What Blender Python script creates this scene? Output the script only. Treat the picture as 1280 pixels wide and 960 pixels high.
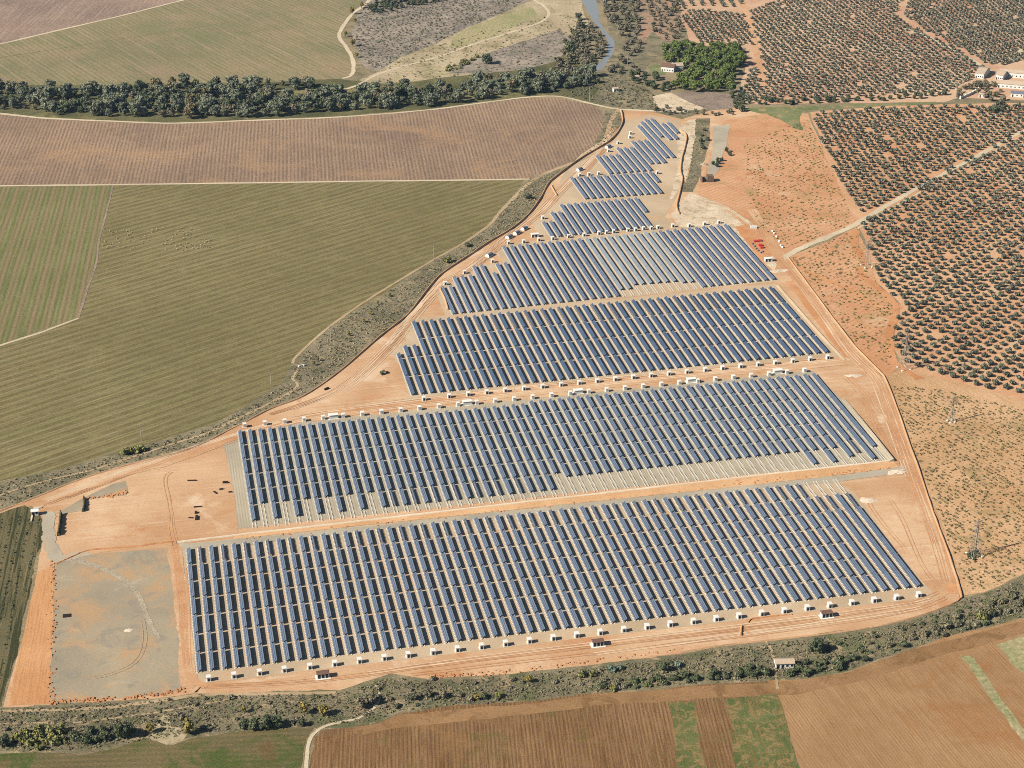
import bpy, bmesh, math, random
import numpy as np
from mathutils import Vector

random.seed(7)
rng = np.random.default_rng(11)
for _o in list(bpy.data.objects):
    bpy.data.objects.remove(_o)
scene = bpy.context.scene
col = scene.collection

# ------------------------------------------------------------------ camera, sky, sun, exposure
FPX, PITCH, AZ, CAMH = 2227.0, math.radians(25.80), math.radians(-11.89), 415.0
cam_data = bpy.data.cameras.new('camera')
cam_data.sensor_width = 36.0
cam_data.lens = FPX / 1280.0 * 36.0
cam_data.clip_start = 1.0
cam_data.clip_end = 60000.0
cam = bpy.data.objects.new('camera', cam_data)
col.objects.link(cam)
cam.location = (0, 0, CAMH)
cam.rotation_euler = (math.radians(90) - PITCH, 0, 0)
scene.camera = cam

SUN_EL = math.radians(36.0)
SHADOW_ANG = math.radians(24.8)          # the way shadows fall, from +X towards +Y
sdir = Vector((-math.cos(SHADOW_ANG) * math.cos(SUN_EL), -math.sin(SHADOW_ANG) * math.cos(SUN_EL), math.sin(SUN_EL)))
world = bpy.data.worlds.new('World')
scene.world = world
world.use_nodes = True
wn = world.node_tree
bg = wn.nodes['Background']
sky = wn.nodes.new('ShaderNodeTexSky')
sky.sky_type = 'NISHITA'
sky.sun_disc = False
sky.sun_elevation = SUN_EL
sky.sun_rotation = math.atan2(sdir.x, sdir.y)
sky.altitude = 400
sky.dust_density = 0.6
sky.ozone_density = 2.0
wn.links.new(sky.outputs[0], bg.inputs[0])
bg.inputs[1].default_value = 0.05
sun_data = bpy.data.lights.new('sun', 'SUN')
sun_data.energy = 5.0
sun_data.angle = math.radians(0.5)
sun_data.color = (1.0, 0.95, 0.87)
sun = bpy.data.objects.new('sun', sun_data)
col.objects.link(sun)
sun.rotation_euler = sdir.to_track_quat('Z', 'Y').to_euler()
sun.location = (0, 0, 600)
scene.view_settings.view_transform = 'Standard'
scene.view_settings.look = 'None'
scene.view_settings.exposure = 1.33
scene.view_settings.gamma = 1.0
scene.view_settings.use_curve_mapping = False
scene.cycles.pixel_filter_type = 'BLACKMAN_HARRIS'
scene.cycles.filter_width = 0.95
scene.cycles.use_denoising = False

# ------------------------------------------------------------------ pixel -> ground
CT, ST = math.cos(PITCH), math.sin(PITCH)
U = np.array([math.sin(AZ), math.cos(AZ)])      # along the solar rows, away from the camera
V = np.array([math.cos(AZ), -math.sin(AZ)])     # across the rows, to the right
ROWROT = -AZ


def G(px, py, z=0.0):
    x, y = px - 640.0, py - 480.0
    k = (CAMH - z) / (FPX * ST + y * CT)
    return np.array([x * k, (FPX * CT - y * ST) * k])


def gl(pts):
    return np.array([G(*p) for p in pts])


def ab(px, py):
    g = G(px, py)
    return float(g @ V), float(g @ U)


def W(a, b):
    return a * V + b * U


def ang(p, q):
    d = G(*q) - G(*p)
    return math.atan2(d[1], d[0])


def inside(P, poly):
    P = np.atleast_2d(P)
    x, y = P[:, 0], P[:, 1]
    r = np.zeros(len(P), bool)
    n = len(poly)
    for i in range(n):
        x0, y0 = poly[i]
        x1, y1 = poly[(i + 1) % n]
        c = ((y0 > y) != (y1 > y))
        with np.errstate(divide='ignore', invalid='ignore'):
            xi = (x1 - x0) * (y - y0) / (y1 - y0 + 1e-12) + x0
        r ^= c & (x < xi)
    return r


def poisson(poly, spacing, tries=1.0, seed=0):
    """scattered points with a minimum distance inside a ground polygon"""
    r = np.random.default_rng(seed)
    mn, mx = poly.min(0), poly.max(0)
    s = spacing
    nx, ny = int((mx[0] - mn[0]) / s) + 1, int((mx[1] - mn[1]) / s) + 1
    gx, gy = np.meshgrid(np.arange(nx), np.arange(ny))
    P = np.stack([gx.ravel() + 0.5 * (gy.ravel() % 2), gy.ravel()], 1).astype(float)
    P += r.uniform(-0.38, 0.38, P.shape)
    P = mn + P * s
    return P[inside(P, poly)]


# ------------------------------------------------------------------ helpers: tags, meshes
def tag(o, label=None, cat=None, group=None, kind=None):
    if label:
        o['label'] = label
    if cat:
        o['category'] = cat
    if group:
        o['group'] = group
    if kind:
        o['kind'] = kind
    return o


def link(name, data, parent=None, loc=None, rz=0.0, scale=None):
    o = bpy.data.objects.new(name, data)
    col.objects.link(o)
    if parent is not None:
        o.parent = parent
    if loc is not None:
        o.location = loc if len(loc) == 3 else (loc[0], loc[1], 0.0)
    if rz:
        o.rotation_euler = (0, 0, rz)
    if scale is not None:
        o.scale = scale if hasattr(scale, '__len__') else (scale,) * 3
    return o


def np_mesh(name, Vs, Fs, mats, mi=None, smooth=False):
    """Fs: (n,4) int array, -1 in the last column for triangles"""
    Vs = np.asarray(Vs, np.float32).reshape(-1, 3)
    Fs = np.asarray(Fs, np.int32).reshape(-1, 4)
    me = bpy.data.meshes.new(name)
    me.vertices.add(len(Vs))
    me.vertices.foreach_set('co', Vs.ravel())
    tot = np.where(Fs[:, 3] < 0, 3, 4).astype(np.int32)
    start = np.concatenate([[0], np.cumsum(tot)[:-1]]).astype(np.int32)
    fl = Fs.ravel()
    fl = fl[fl >= 0]
    me.loops.add(len(fl))
    me.loops.foreach_set('vertex_index', fl)
    me.polygons.add(len(Fs))
    me.polygons.foreach_set('loop_start', start)
    me.polygons.foreach_set('loop_total', tot)
    if mi is not None:
        me.polygons.foreach_set('material_index', np.asarray(mi, np.int32))
    me.polygons.foreach_set('use_smooth', np.full(len(Fs), bool(smooth)))
    for m in (mats if isinstance(mats, (list, tuple)) else [mats]):
        me.materials.append(m)
    me.update(calc_edges=True)
    return me


class MB:
    """collects boxes, bars and prisms; mesh() makes one mesh of them"""

    def __init__(self):
        self.v, self.f, self.m, self.n = [], [], [], 0

    def add(self, vs, fs, m=0):
        for q in fs:
            q = list(q)
            self.f.append([i + self.n for i in q] + [-1] * (4 - len(q)))
            self.m.append(m)
        self.v += [tuple(p) for p in vs]
        self.n += len(vs)
        return self

    def hexa(self, c, m=0):
        return self.add(c, [(3, 2, 1, 0), (4, 5, 6, 7), (0, 1, 5, 4), (1, 2, 6, 5), (2, 3, 7, 6), (3, 0, 4, 7)], m)

    def box(self, x0, x1, y0, y1, z0, z1, m=0, taper=0.0):
        t = taper
        return self.hexa([(x0, y0, z0), (x1, y0, z0), (x1, y1, z0), (x0, y1, z0),
                          (x0 + t, y0 + t, z1), (x1 - t, y0 + t, z1), (x1 - t, y1 - t, z1), (x0 + t, y1 - t, z1)], m)

    def bar(self, p, q, r, m=0, r2=None):
        p, q = Vector(p), Vector(q)
        d = (q - p).normalized()
        s = d.orthogonal().normalized()
        t = d.cross(s)
        r2 = r if r2 is None else r2
        c = []
        for (o, rr) in ((p, r), (q, r2)):
            for (i, j) in ((-1, -1), (1, -1), (1, 1), (-1, 1)):
                c.append(tuple(o + s * (i * rr) + t * (j * rr)))
        return self.hexa(c, m)

    def tube(self, p, q, r, r2=None, n=7, m=0):
        p, q = Vector(p), Vector(q)
        d = (q - p).normalized()
        s = d.orthogonal().normalized()
        t = d.cross(s)
        r2 = r if r2 is None else r2
        vs = []
        for (o, rr) in ((p, r), (q, r2)):
            for k in range(n):
                a = 2 * math.pi * k / n
                vs.append(tuple(o + s * (rr * math.cos(a)) + t * (rr * math.sin(a))))
        fs = [(k, (k + 1) % n, n + (k + 1) % n, n + k) for k in range(n)]
        for k in range(1, n - 1):
            fs.append((n, n + k, n + k + 1))
            fs.append((0, k + 1, k))
        return self.add(vs, fs, m)

    def arr(self):
        return np.array(self.v, float), np.array(self.f, int), np.array(self.m, int)

    def mesh(self, name, mats):
        a = self.arr()
        return np_mesh(name, a[0], a[1], mats, a[2])


def replicate(base, places):
    """base = (V,F,M); places = list of (x,y,z,rz,scale[3]) -> joined arrays"""
    bv, bf, bm = base
    VS, FS, MS = [], [], []
    n = 0
    for (x, y, z, rz, s) in places:
        c, sn = math.cos(rz), math.sin(rz)
        p = bv * np.asarray(s)
        q = np.empty_like(p)
        q[:, 0] = p[:, 0] * c - p[:, 1] * sn + x
        q[:, 1] = p[:, 0] * sn + p[:, 1] * c + y
        q[:, 2] = p[:, 2] + z
        VS.append(q)
        FS.append(np.where(bf >= 0, bf + n, -1))
        MS.append(bm)
        n += len(bv)
    return np.concatenate(VS), np.concatenate(FS), np.concatenate(MS)


def ordinal(n):
    ones = ['', 'first', 'second', 'third', 'fourth', 'fifth', 'sixth', 'seventh', 'eighth', 'ninth', 'tenth', 'eleventh',
            'twelfth', 'thirteenth', 'fourteenth', 'fifteenth', 'sixteenth', 'seventeenth', 'eighteenth', 'nineteenth']
    tens = {2: ('twentieth', 'twenty'), 3: ('thirtieth', 'thirty'), 4: ('fortieth', 'forty'), 5: ('fiftieth', 'fifty'), 6: ('sixtieth', 'sixty'),
            7: ('seventieth', 'seventy'), 8: ('eightieth', 'eighty'), 9: ('ninetieth', 'ninety')}
    if n >= 100:
        return 'hundredth' if n == 100 else 'hundred and ' + ordinal(n - 100)
    if n < 20:
        return ones[n]
    t, o = divmod(n, 10)
    return tens[t][0] if o == 0 else tens[t][1] + '-' + ones[o]


# ------------------------------------------------------------------ materials
KEXP = 2.3


def lin(rgb, k=KEXP):
    r = []
    for c in rgb:
        c = c / 255.0
        c = c / 12.92 if c <= 0.04045 else ((c + 0.04) / 1.055) ** 2.4
        r.append(min(c / k, 0.85))
    return (r[0], r[1], r[2], 1.0)


def new_mat(name):
    m = bpy.data.materials.new(name)
    m.use_nodes = True
    nt = m.node_tree
    b = nt.nodes['Principled BSDF']
    b.inputs['Roughness'].default_value = 0.9
    b.inputs['Specular IOR Level'].default_value = 0.2
    return m, nt, b


def node(nt, t, **kw):
    n = nt.nodes.new(t)
    for k, v in kw.items():
        setattr(n, k, v)
    return n


def mixc(nt, fac, a, b, blend='MIX'):
    n = node(nt, 'ShaderNodeMix', data_type='RGBA', blend_type=blend)
    L = nt.links.new
    for sock, val in ((n.inputs['Factor'], fac), (n.inputs['A'], a), (n.inputs['B'], b)):
        if hasattr(val, 'is_output'):
            L(val, sock)
        else:
            sock.default_value = val
    return n.outputs['Result']


def ramp(nt, fac, lo, hi):
    n = node(nt, 'ShaderNodeMapRange')
    n.inputs['From Min'].default_value = lo
    n.inputs['From Max'].default_value = hi
    nt.links.new(fac, n.inputs['Value'])
    return n.outputs['Result']


def mul(nt, a, k):
    n = node(nt, 'ShaderNodeMath', operation='MULTIPLY')
    nt.links.new(a, n.inputs[0])
    if hasattr(k, 'is_output'):
        nt.links.new(k, n.inputs[1])
    else:
        n.inputs[1].default_value = k
    return n.outputs[0]


def noise(nt, pos, size, detail=3.0, rough=0.55, dist=0.0, angle=None, stretch=1.0, warp=None):
    """noise with features about `size` metres; with angle, stretched along that direction"""
    L = nt.links.new
    mp = node(nt, 'ShaderNodeMapping')
    if angle is not None:
        mp.vector_type = 'TEXTURE'
        mp.inputs['Rotation'].default_value = (0, 0, angle)
        mp.inputs['Scale'].default_value = (size * stretch, size, size)
    else:
        mp.vector_type = 'TEXTURE'
        mp.inputs['Scale'].default_value = (size, size, size)
    L(pos, mp.inputs['Vector'])
    n = node(nt, 'ShaderNodeTexNoise')
    n.inputs['Scale'].default_value = 1.0
    n.inputs['Detail'].default_value = detail
    n.inputs['Roughness'].default_value = rough
    n.inputs['Distortion'].default_value = dist
    L(mp.outputs[0], n.inputs['Vector'])
    return n.outputs['Fac']


def soil(name, c1, c2, big=70.0, mid=9.0, fine=1.3, fine_amt=0.35, streaks=(), lines=(), patches=(), bump=0.0, mid_amt=0.5):
    """c1,c2: photo sRGB. streaks: (angle, width, rgb, lo, hi, amount); lines: (angle, period, rgb, amount, distortion);
    patches: (rgb, size, lo, hi, amount)"""
    m, nt, b = new_mat(name)
    L = nt.links.new
    geo = node(nt, 'ShaderNodeNewGeometry')
    pos = geo.outputs['Position']
    A, B = lin(c1), lin(c2)
    nb = ramp(nt, noise(nt, pos, big, 4.0, 0.6, 0.4), 0.35, 0.65)
    c = mixc(nt, nb, A, B)
    nm = ramp(nt, noise(nt, pos, mid, 4.0, 0.65, 0.3), 0.32, 0.68)
    mb = tuple(min(x * 1.16, 0.9) for x in B[:3]) + (1,)
    ma = tuple(x * 0.84 for x in A[:3]) + (1,)
    c = mixc(nt, mul(nt, nm, mid_amt), c, mixc(nt, nb, ma, mb))
    for (a, w, rgb, lo, hi, amt) in streaks:
        f = ramp(nt, noise(nt, pos, w, 5.0, 0.72, 0.1, angle=a, stretch=34.0), lo, hi)
        c = mixc(nt, mul(nt, f, amt), c, lin(rgb))
    hgt = None
    for (a, per, rgb, amt, dist) in lines:
        mp = node(nt, 'ShaderNodeMapping')
        mp.vector_type = 'TEXTURE'
        mp.inputs['Rotation'].default_value = (0, 0, a + math.pi / 2)
        mp.inputs['Scale'].default_value = (per, per, per)
        L(pos, mp.inputs['Vector'])
        wv = node(nt, 'ShaderNodeTexWave')
        wv.inputs['Scale'].default_value = 0.314
        wv.inputs['Distortion'].default_value = dist
        wv.inputs['Detail'].default_value = 2.0
        wv.inputs['Detail Scale'].default_value = 0.25
        L(mp.outputs[0], wv.inputs['Vector'])
        brk = ramp(nt, noise(nt, pos, 9.0, 4.0, 0.7), 0.26, 0.55)
        c = mixc(nt, mul(nt, mul(nt, ramp(nt, wv.outputs['Fac'], 0.35, 0.8), amt), brk), c, lin(rgb))
        hgt = wv.outputs['Fac']
    for (rgb, size, lo, hi, amt) in patches:
        f = ramp(nt, noise(nt, pos, size, 5.0, 0.68, 0.8), lo, hi)
        c = mixc(nt, mul(nt, f, amt), c, lin(rgb))
    nf = noise(nt, pos, fine, 4.0, 0.8)
    g = ramp(nt, nf, 0.25, 0.75)
    gg = node(nt, 'ShaderNodeMapRange')
    fa = min(fine_amt * 1.7, 0.6)
    gg.inputs['To Min'].default_value = 1.0 - fa
    gg.inputs['To Max'].default_value = 1.0 + fa
    L(g, gg.inputs['Value'])
    sc = node(nt, 'ShaderNodeVectorMath', operation='SCALE')
    L(c, sc.inputs[0])
    L(gg.outputs[0], sc.inputs['Scale'])
    L(sc.outputs[0], b.inputs['Base Color'])
    if bump:
        bp = node(nt, 'ShaderNodeBump')
        bp.inputs['Strength'].default_value = bump
        bp.inputs['Distance'].default_value = 0.5
        if hgt is not None:
            ad = node(nt, 'ShaderNodeMath', operation='ADD')
            L(hgt, ad.inputs[0])
            L(nf, ad.inputs[1])
            L(ad.outputs[0], bp.inputs['Height'])
        else:
            L(nf, bp.inputs['Height'])
        L(bp.outputs[0], b.inputs['Normal'])
    b.inputs['Roughness'].default_value = 1.0
    b.inputs['Specular IOR Level'].default_value = 0.0
    return m


def leafmat(name, dark, mid, light, vary=0.5, patch=9.0, spot=None, transl=0.15):
    m, nt, b = new_mat(name)
    L = nt.links.new
    geo = node(nt, 'ShaderNodeNewGeometry')
    info = node(nt, 'ShaderNodeObjectInfo')
    isl = geo.outputs['Random Per Island']
    c = mixc(nt, ramp(nt, isl, 0.0, 0.6), lin(dark), lin(mid))
    c = mixc(nt, ramp(nt, isl, 0.55, 1.0), c, lin(light))
    n = ramp(nt, noise(nt, geo.outputs['Position'], patch, 2.0, 0.6), 0.36, 0.64)
    c = mixc(nt, mul(nt, n, vary), c, lin(light))
    r = ramp(nt, info.outputs['Random'], 0.3, 1.0)
    c = mixc(nt, mul(nt, r, 0.35), c, lin(dark))
    if spot:
        n2 = ramp(nt, noise(nt, geo.outputs['Position'], spot[1], 2.0, 0.6), spot[2], spot[2] + 0.06)
        c = mixc(nt, mul(nt, n2, spot[3]), c, lin(spot[0]))
    L(c, b.inputs['Base Color'])
    b.inputs['Roughness'].default_value = 0.75
    b.inputs['Specular IOR Level'].default_value = 0.15
    return m


def plain(name, rgb, rough=0.8, spec=0.25, metal=0.0, grain=0.12, size=1.5, k=KEXP):
    m, nt, b = new_mat(name)
    geo = node(nt, 'ShaderNodeNewGeometry')
    A = lin(rgb, k)
    n = noise(nt, geo.outputs['Position'], size, 4.0, 0.65)
    c = mixc(nt, ramp(nt, n, 0.3, 0.7), tuple(x * (1 - grain) for x in A[:3]) + (1,), tuple(min(x * (1 + grain), 0.9) for x in A[:3]) + (1,))
    nt.links.new(c, b.inputs['Base Color'])
    b.inputs['Roughness'].default_value = rough
    b.inputs['Specular IOR Level'].default_value = spec
    b.inputs['Metallic'].default_value = metal
    return m


def panel_mat(name, cell, cell2, rough, spec, length=1.65, grid=0.0):
    m, nt, b = new_mat(name)
    geo = node(nt, 'ShaderNodeNewGeometry')
    n = noise(nt, geo.outputs['Position'], 6.0, 2.0, 0.5)
    c = mixc(nt, ramp(nt, n, 0.3, 0.7), cell + (1,), cell2 + (1,))
    info = node(nt, 'ShaderNodeObjectInfo')
    c = mixc(nt, mul(nt, info.outputs['Random'], 0.35), c, tuple(x * 0.72 for x in cell) + (1,))
    if grid:
        tc = node(nt, 'ShaderNodeTexCoord')
        sep = node(nt, 'ShaderNodeSeparateXYZ')
        nt.links.new(tc.outputs['Object'], sep.inputs[0])
        md = node(nt, 'ShaderNodeMath', operation='PINGPONG')
        md.inputs[1].default_value = length / 2
        nt.links.new(sep.outputs['Y'], md.inputs[0])
        lt = node(nt, 'ShaderNodeMath', operation='LESS_THAN')
        nt.links.new(md.outputs[0], lt.inputs[0])
        lt.inputs[1].default_value = grid
        c = mixc(nt, mul(nt, lt.outputs[0], 0.75), c, (0.28, 0.30, 0.33, 1))
    nt.links.new(c, b.inputs['Base Color'])
    b.inputs['Roughness'].default_value = rough
    b.inputs['Specular IOR Level'].default_value = spec
    b.inputs['IOR'].default_value = 1.5
    return m


# ------------------------------------------------------------------ ground sheets
_layer = [0.0]


def zlayer():
    _layer[0] += 0.0018
    return _layer[0]


def roughen(pts, amp, step=4.0, closed=True, seed=0):
    r = np.random.default_rng(seed)
    out = []
    n = len(pts)
    ph = r.uniform(0, 6.28, 6)
    acc = 0.0
    for i in range(n if closed else n - 1):
        p, q = pts[i], pts[(i + 1) % n]
        d = q - p
        ln = np.hypot(*d)
        k = max(1, int(ln / step))
        nrm = np.array([-d[1], d[0]]) / max(ln, 1e-6)
        for j in range(k):
            t = j / k
            s = acc + t * ln
            w = 0.6 * math.sin(s / 17.0 + ph[0]) + 0.5 * math.sin(s / 7.3 + ph[1]) + 0.35 * math.sin(s / 37 + ph[2]) + r.normal(0, 0.33)
            out.append(p + d * t + nrm * (amp * w * 0.7))
        acc += ln
    if not closed:
        out.append(pts[-1])
    return np.array(out)


def spline(pts, sub=6, closed=False):
    P = np.array(pts, float)
    out = []
    n = len(P)
    for i in range(n - 1):
        p0, p1, p2, p3 = P[max(i - 1, 0)], P[i], P[i + 1], P[min(i + 2, n - 1)]
        for k in range(sub):
            t = k / sub
            out.append(0.5 * ((2 * p1) + (-p0 + p2) * t + (2 * p0 - 5 * p1 + 4 * p2 - p3) * t * t + (-p0 + 3 * p1 - 3 * p2 + p3) * t ** 3))
    out.append(P[-1])
    return np.array(out)


def zone(name, px, mat, label, cat, amp=1.2, step=4.0, ground=False, z=None):
    pts = np.array(px, float) if ground else gl(px)
    pts = roughen(pts, amp, step, True, len(px) * 31 + int(abs(pts[0][0])))
    z = zlayer() if z is None else z
    me = bpy.data.meshes.new(name)
    me.from_pydata([(p[0], p[1], z) for p in pts], [], [list(range(len(pts)))])
    me.materials.append(mat)
    if me.polygons[0].normal.z < 0:
        me.flip_normals()
    o = link(name, me)
    tag(o, label, cat, None, 'structure')
    return o


def sm(x):
    return np.convolve(np.pad(x, 2, 'edge'), np.ones(5) / 5, 'valid') * 1.8


def strip(name, px, width, mat, label, cat, amp=0.3, z=None, sub=6, ground=False, wvar=0.15, kind='structure'):
    pts = spline(np.array(px, float) if ground else gl(px), sub * 3)
    d = np.gradient(pts, axis=0)
    d /= np.linalg.norm(d, axis=1)[:, None] + 1e-9
    nrm = np.stack([-d[:, 1], d[:, 0]], 1)
    r = np.random.default_rng(len(px) * 7 + int(abs(pts[0][0])))
    z = zlayer() if z is None else z
    w = (np.interp(np.linspace(0, 1, len(pts)), np.linspace(0, 1, len(width)), width) if hasattr(width, '__len__') else np.full(len(pts), width)) / 2
    wl = w * (1 + sm(r.normal(0, wvar, len(pts))))
    wr = w * (1 + sm(r.normal(0, wvar, len(pts))))
    A, B = pts + nrm * wl[:, None], pts - nrm * wr[:, None]
    Vs = np.zeros((2 * len(pts), 3))
    Vs[0::2, :2], Vs[1::2, :2], Vs[:, 2] = A, B, z
    i = np.arange(len(pts) - 1) * 2
    Fs = np.stack([i, i + 1, i + 3, i + 2], 1)
    o = link(name, np_mesh(name, Vs, Fs, mat))
    tag(o, label, cat, None, kind)
    return o


def berm(name, px, width, height, mat, label, cat, sub=8, ground=False, top=0.3, sideskew=0.0):
    """a low bank of earth along a line"""
    pts = spline(np.array(px, float) if ground else gl(px), sub)
    d = np.gradient(pts, axis=0)
    d /= np.linalg.norm(d, axis=1)[:, None] + 1e-9
    nrm = np.stack([-d[:, 1], d[:, 0]], 1)
    n = len(pts)
    r = np.random.default_rng(n)
    hh = np.interp(np.linspace(0, 1, n), np.linspace(0, 1, len(height)), height) if hasattr(height, '__len__') else np.full(n, height)
    hh = hh * (1 + r.normal(0, 0.12, n))
    Vs = np.zeros((n, 4, 3))
    for k, (o, h) in enumerate(((-0.5, 0), (-top / 2, 1), (top / 2, 1), (0.5, 0))):
        off = o * width * (1 + r.normal(0, 0.08, n))
        Vs[:, k, :2] = pts + nrm * off[:, None]
        Vs[:, k, 2] = h * hh if h else -0.05
    Fs = []
    for i in range(n - 1):
        for k in range(3):
            Fs.append((i * 4 + k, i * 4 + 4 + k, i * 4 + 5 + k, i * 4 + 1 + k))
    Fs.append((3, 2, 1, 0))
    q = (n - 1) * 4
    Fs.append((q, q + 1, q + 2, q + 3))
    o = link(name, np_mesh(name, Vs.reshape(-1, 3), Fs, mat))
    tag(o, label, cat)
    return o


# --- soil materials
M = {}
M['base'] = soil('dry_ground', (150, 135, 105), (172, 152, 118), patches=[((105, 105, 75), 30, 0.5, 0.6, 0.6)])
A_Z2 = ang((47, 60), (100, 94))
A_Z4 = ang((400, 152), (404, 225))
A_Z5 = ang((100, 480), (500, 352))
A_Z5a = ang((133, 235), (99, 398))
A_BF = ang((610, 880), (616, 955))
A_TF = ang((1050, 855), (1118, 942))
A_VF = ang((1150, 600), (1230, 651))
A_ORC = ang((960, 220), (1060, 180))
M['far_pink'] = soil('harvested_soil', (150, 128, 112), (172, 146, 126), streaks=[(ang((60, 20), (80, 2)), 2.6, (185, 162, 140), 0.5, 0.62, 0.7)], fine=2.2)
M['far_tan'] = soil('stubble_soil', (150, 138, 104), (170, 150, 116), big=120, lines=[(A_Z2, 4.6, (130, 126, 88), 0.55, 1.0)],
                    streaks=[(A_Z2, 2.3, (122, 128, 84), 0.5, 0.6, 0.7), (A_Z2, 4.0, (180, 158, 128), 0.52, 0.62, 0.6)],
                    patches=[((176, 146, 118), 60, 0.5, 0.66, 0.5), ((128, 132, 90), 80, 0.52, 0.66, 0.45)], fine=2.2, fine_amt=0.22)
M['plough_brown'] = soil('ploughed_soil', (158, 132, 110), (182, 152, 122), big=110, lines=[(A_Z4, 2.7, (124, 104, 88), 0.7, 1.0)],
                         streaks=[(A_Z4, 1.1, (126, 106, 90), 0.5, 0.64, 0.5), (A_Z4, 3.4, (186, 154, 124), 0.5, 0.62, 0.5)],
                         patches=[((190, 152, 114), 70, 0.52, 0.66, 0.55)], fine=1.6, fine_amt=0.3)
M['green_field'] = soil('sprouting_crop', (146, 134, 92), (162, 148, 106), big=130, lines=[(A_Z5, 6.4, (116, 103, 68), 0.7, 1.6), (A_Z5, 2.6, (120, 108, 72), 0.5, 1.0)],
                        streaks=[(A_Z5, 1.9, (108, 100, 66), 0.5, 0.62, 0.6), (A_Z5, 4.5, (134, 132, 84), 0.5, 0.62, 0.55), (A_Z5, 3.0, (152, 128, 92), 0.54, 0.64, 0.65)],
                        patches=[((150, 134, 92), 60, 0.56, 0.7, 0.4)], fine=1.3, fine_amt=0.22)
M['green_stripe'] = soil('striped_crop', (136, 132, 88), (150, 142, 98), lines=[(A_Z5a, 8.5, (160, 134, 104), 0.85, 0.5), (A_Z5a, 3.1, (108, 112, 66), 0.6, 0.5)],
                         streaks=[(A_Z5a, 3.6, (158, 132, 102), 0.54, 0.62, 0.5), (A_Z5a, 2.2, (112, 118, 70), 0.52, 0.6, 0.7)], fine=1.3, fine_amt=0.25)
M['verge'] = soil('rough_verge', (134, 124, 98), (156, 143, 114), big=40,
                  patches=[((104, 102, 76), 9, 0.5, 0.6, 0.75), ((182, 160, 122), 12, 0.56, 0.64, 0.7)], fine=1.2, fine_amt=0.4)
M['purple'] = soil('thistle_scrub', (156, 142, 126), (178, 162, 142), big=60,
                   patches=[((112, 114, 92), 16, 0.5, 0.62, 0.6), ((98, 90, 88), 6, 0.5, 0.62, 0.6)], fine=2.4, fine_amt=0.4)
M['sandy'] = soil('sandy_flood_plain', (186, 166, 132), (206, 186, 150), big=60,
                  patches=[((150, 138, 100), 22, 0.5, 0.62, 0.7), ((160, 155, 108), 34, 0.54, 0.66, 0.7)], fine=2.2, fine_amt=0.3)
M['sparse_grass'] = soil('sparse_grass', (158, 156, 108), (180, 168, 124), big=50, patches=[((190, 168, 130), 25, 0.5, 0.62, 0.5)], fine=2.0)
M['belt'] = soil('wood_floor', (96, 96, 66), (130, 122, 84), big=40, patches=[((166, 154, 104), 30, 0.56, 0.66, 0.7)], fine=2.0)
M['site'] = soil('bare_orange_earth', (212, 164, 120), (228, 190, 150), big=55, mid=12,
                 streaks=[(-AZ, 1.3, (204, 144, 98), 0.53, 0.66, 0.45), (-AZ, 3.0, (240, 212, 176), 0.56, 0.68, 0.5)],
                 patches=[((206, 142, 96), 22, 0.55, 0.68, 0.6), ((244, 216, 182), 30, 0.57, 0.69, 0.65), ((196, 136, 92), 5, 0.64, 0.7, 0.5)], fine=0.9, fine_amt=0.14, mid_amt=0.6)
M['gravel'] = soil('pale_gravel', (202, 176, 142), (216, 190, 156), big=45, patches=[((222, 176, 132), 22, 0.52, 0.66, 0.6), ((188, 172, 146), 30, 0.55, 0.68, 0.5)], fine=0.8, fine_amt=0.12)
M['gravelB'] = soil('rutted_gravel', (190, 176, 150), (206, 190, 162), big=45, lines=[(AZ * -1 + math.pi / 2, 1.25, (166, 152, 128), 0.55, 0.0)], fine=0.8, fine_amt=0.1)
M['pad'] = soil('grey_crushed_stone', (172, 158, 134), (186, 168, 138), big=45,
                patches=[((206, 164, 120), 24, 0.5, 0.62, 0.75), ((214, 166, 116), 6, 0.6, 0.66, 0.6), ((160, 150, 132), 16, 0.54, 0.64, 0.7), ((208, 194, 168), 26, 0.58, 0.68, 0.6)], fine=0.8, fine_amt=0.12)
M['greyroad'] = soil('grey_stone_road', (184, 172, 150), (200, 186, 160), big=30, patches=[((216, 180, 140), 20, 0.56, 0.68, 0.5)], fine=0.8, fine_amt=0.12)
M['track'] = soil('pale_dirt_track', (214, 194, 160), (228, 208, 174), big=30, fine=1.0, fine_amt=0.15)
M['tan_track'] = soil('tan_dirt_track', (186, 160, 122), (202, 176, 138), big=30, fine=1.0, fine_amt=0.18)
M['white_line'] = soil('pale_kerb_earth', (238, 218, 186), (244, 228, 200), big=20, fine=0.8, fine_amt=0.1)
M['bank'] = soil('cut_orange_bank', (226, 176, 126), (236, 190, 142), big=25, patches=[((190, 130, 88), 5, 0.62, 0.7, 0.7)], fine=0.9, fine_amt=0.16)
M['berm'] = soil('berm_earth', (206, 158, 116), (220, 176, 134), big=20, fine=0.8, fine_amt=0.2)
M['pad_track'] = soil('yard_track_stone', (186, 170, 144), (194, 178, 150), big=12, patches=[((172, 158, 134), 5, 0.48, 0.58, 0.8)], fine=0.8)
M['dark_orange'] = soil('wet_orange_earth', (212, 150, 102), (224, 166, 118), big=35, patches=[((196, 130, 84), 18, 0.52, 0.64, 0.6)], fine=0.9, fine_amt=0.16)
M['orange_strip'] = soil('raked_orange_earth', (216, 158, 106), (226, 172, 122), streaks=[(ang((40, 860), (62, 720)), 0.7, (190, 130, 84), 0.5, 0.62, 0.6)], fine=0.8, fine_amt=0.2)
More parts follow.
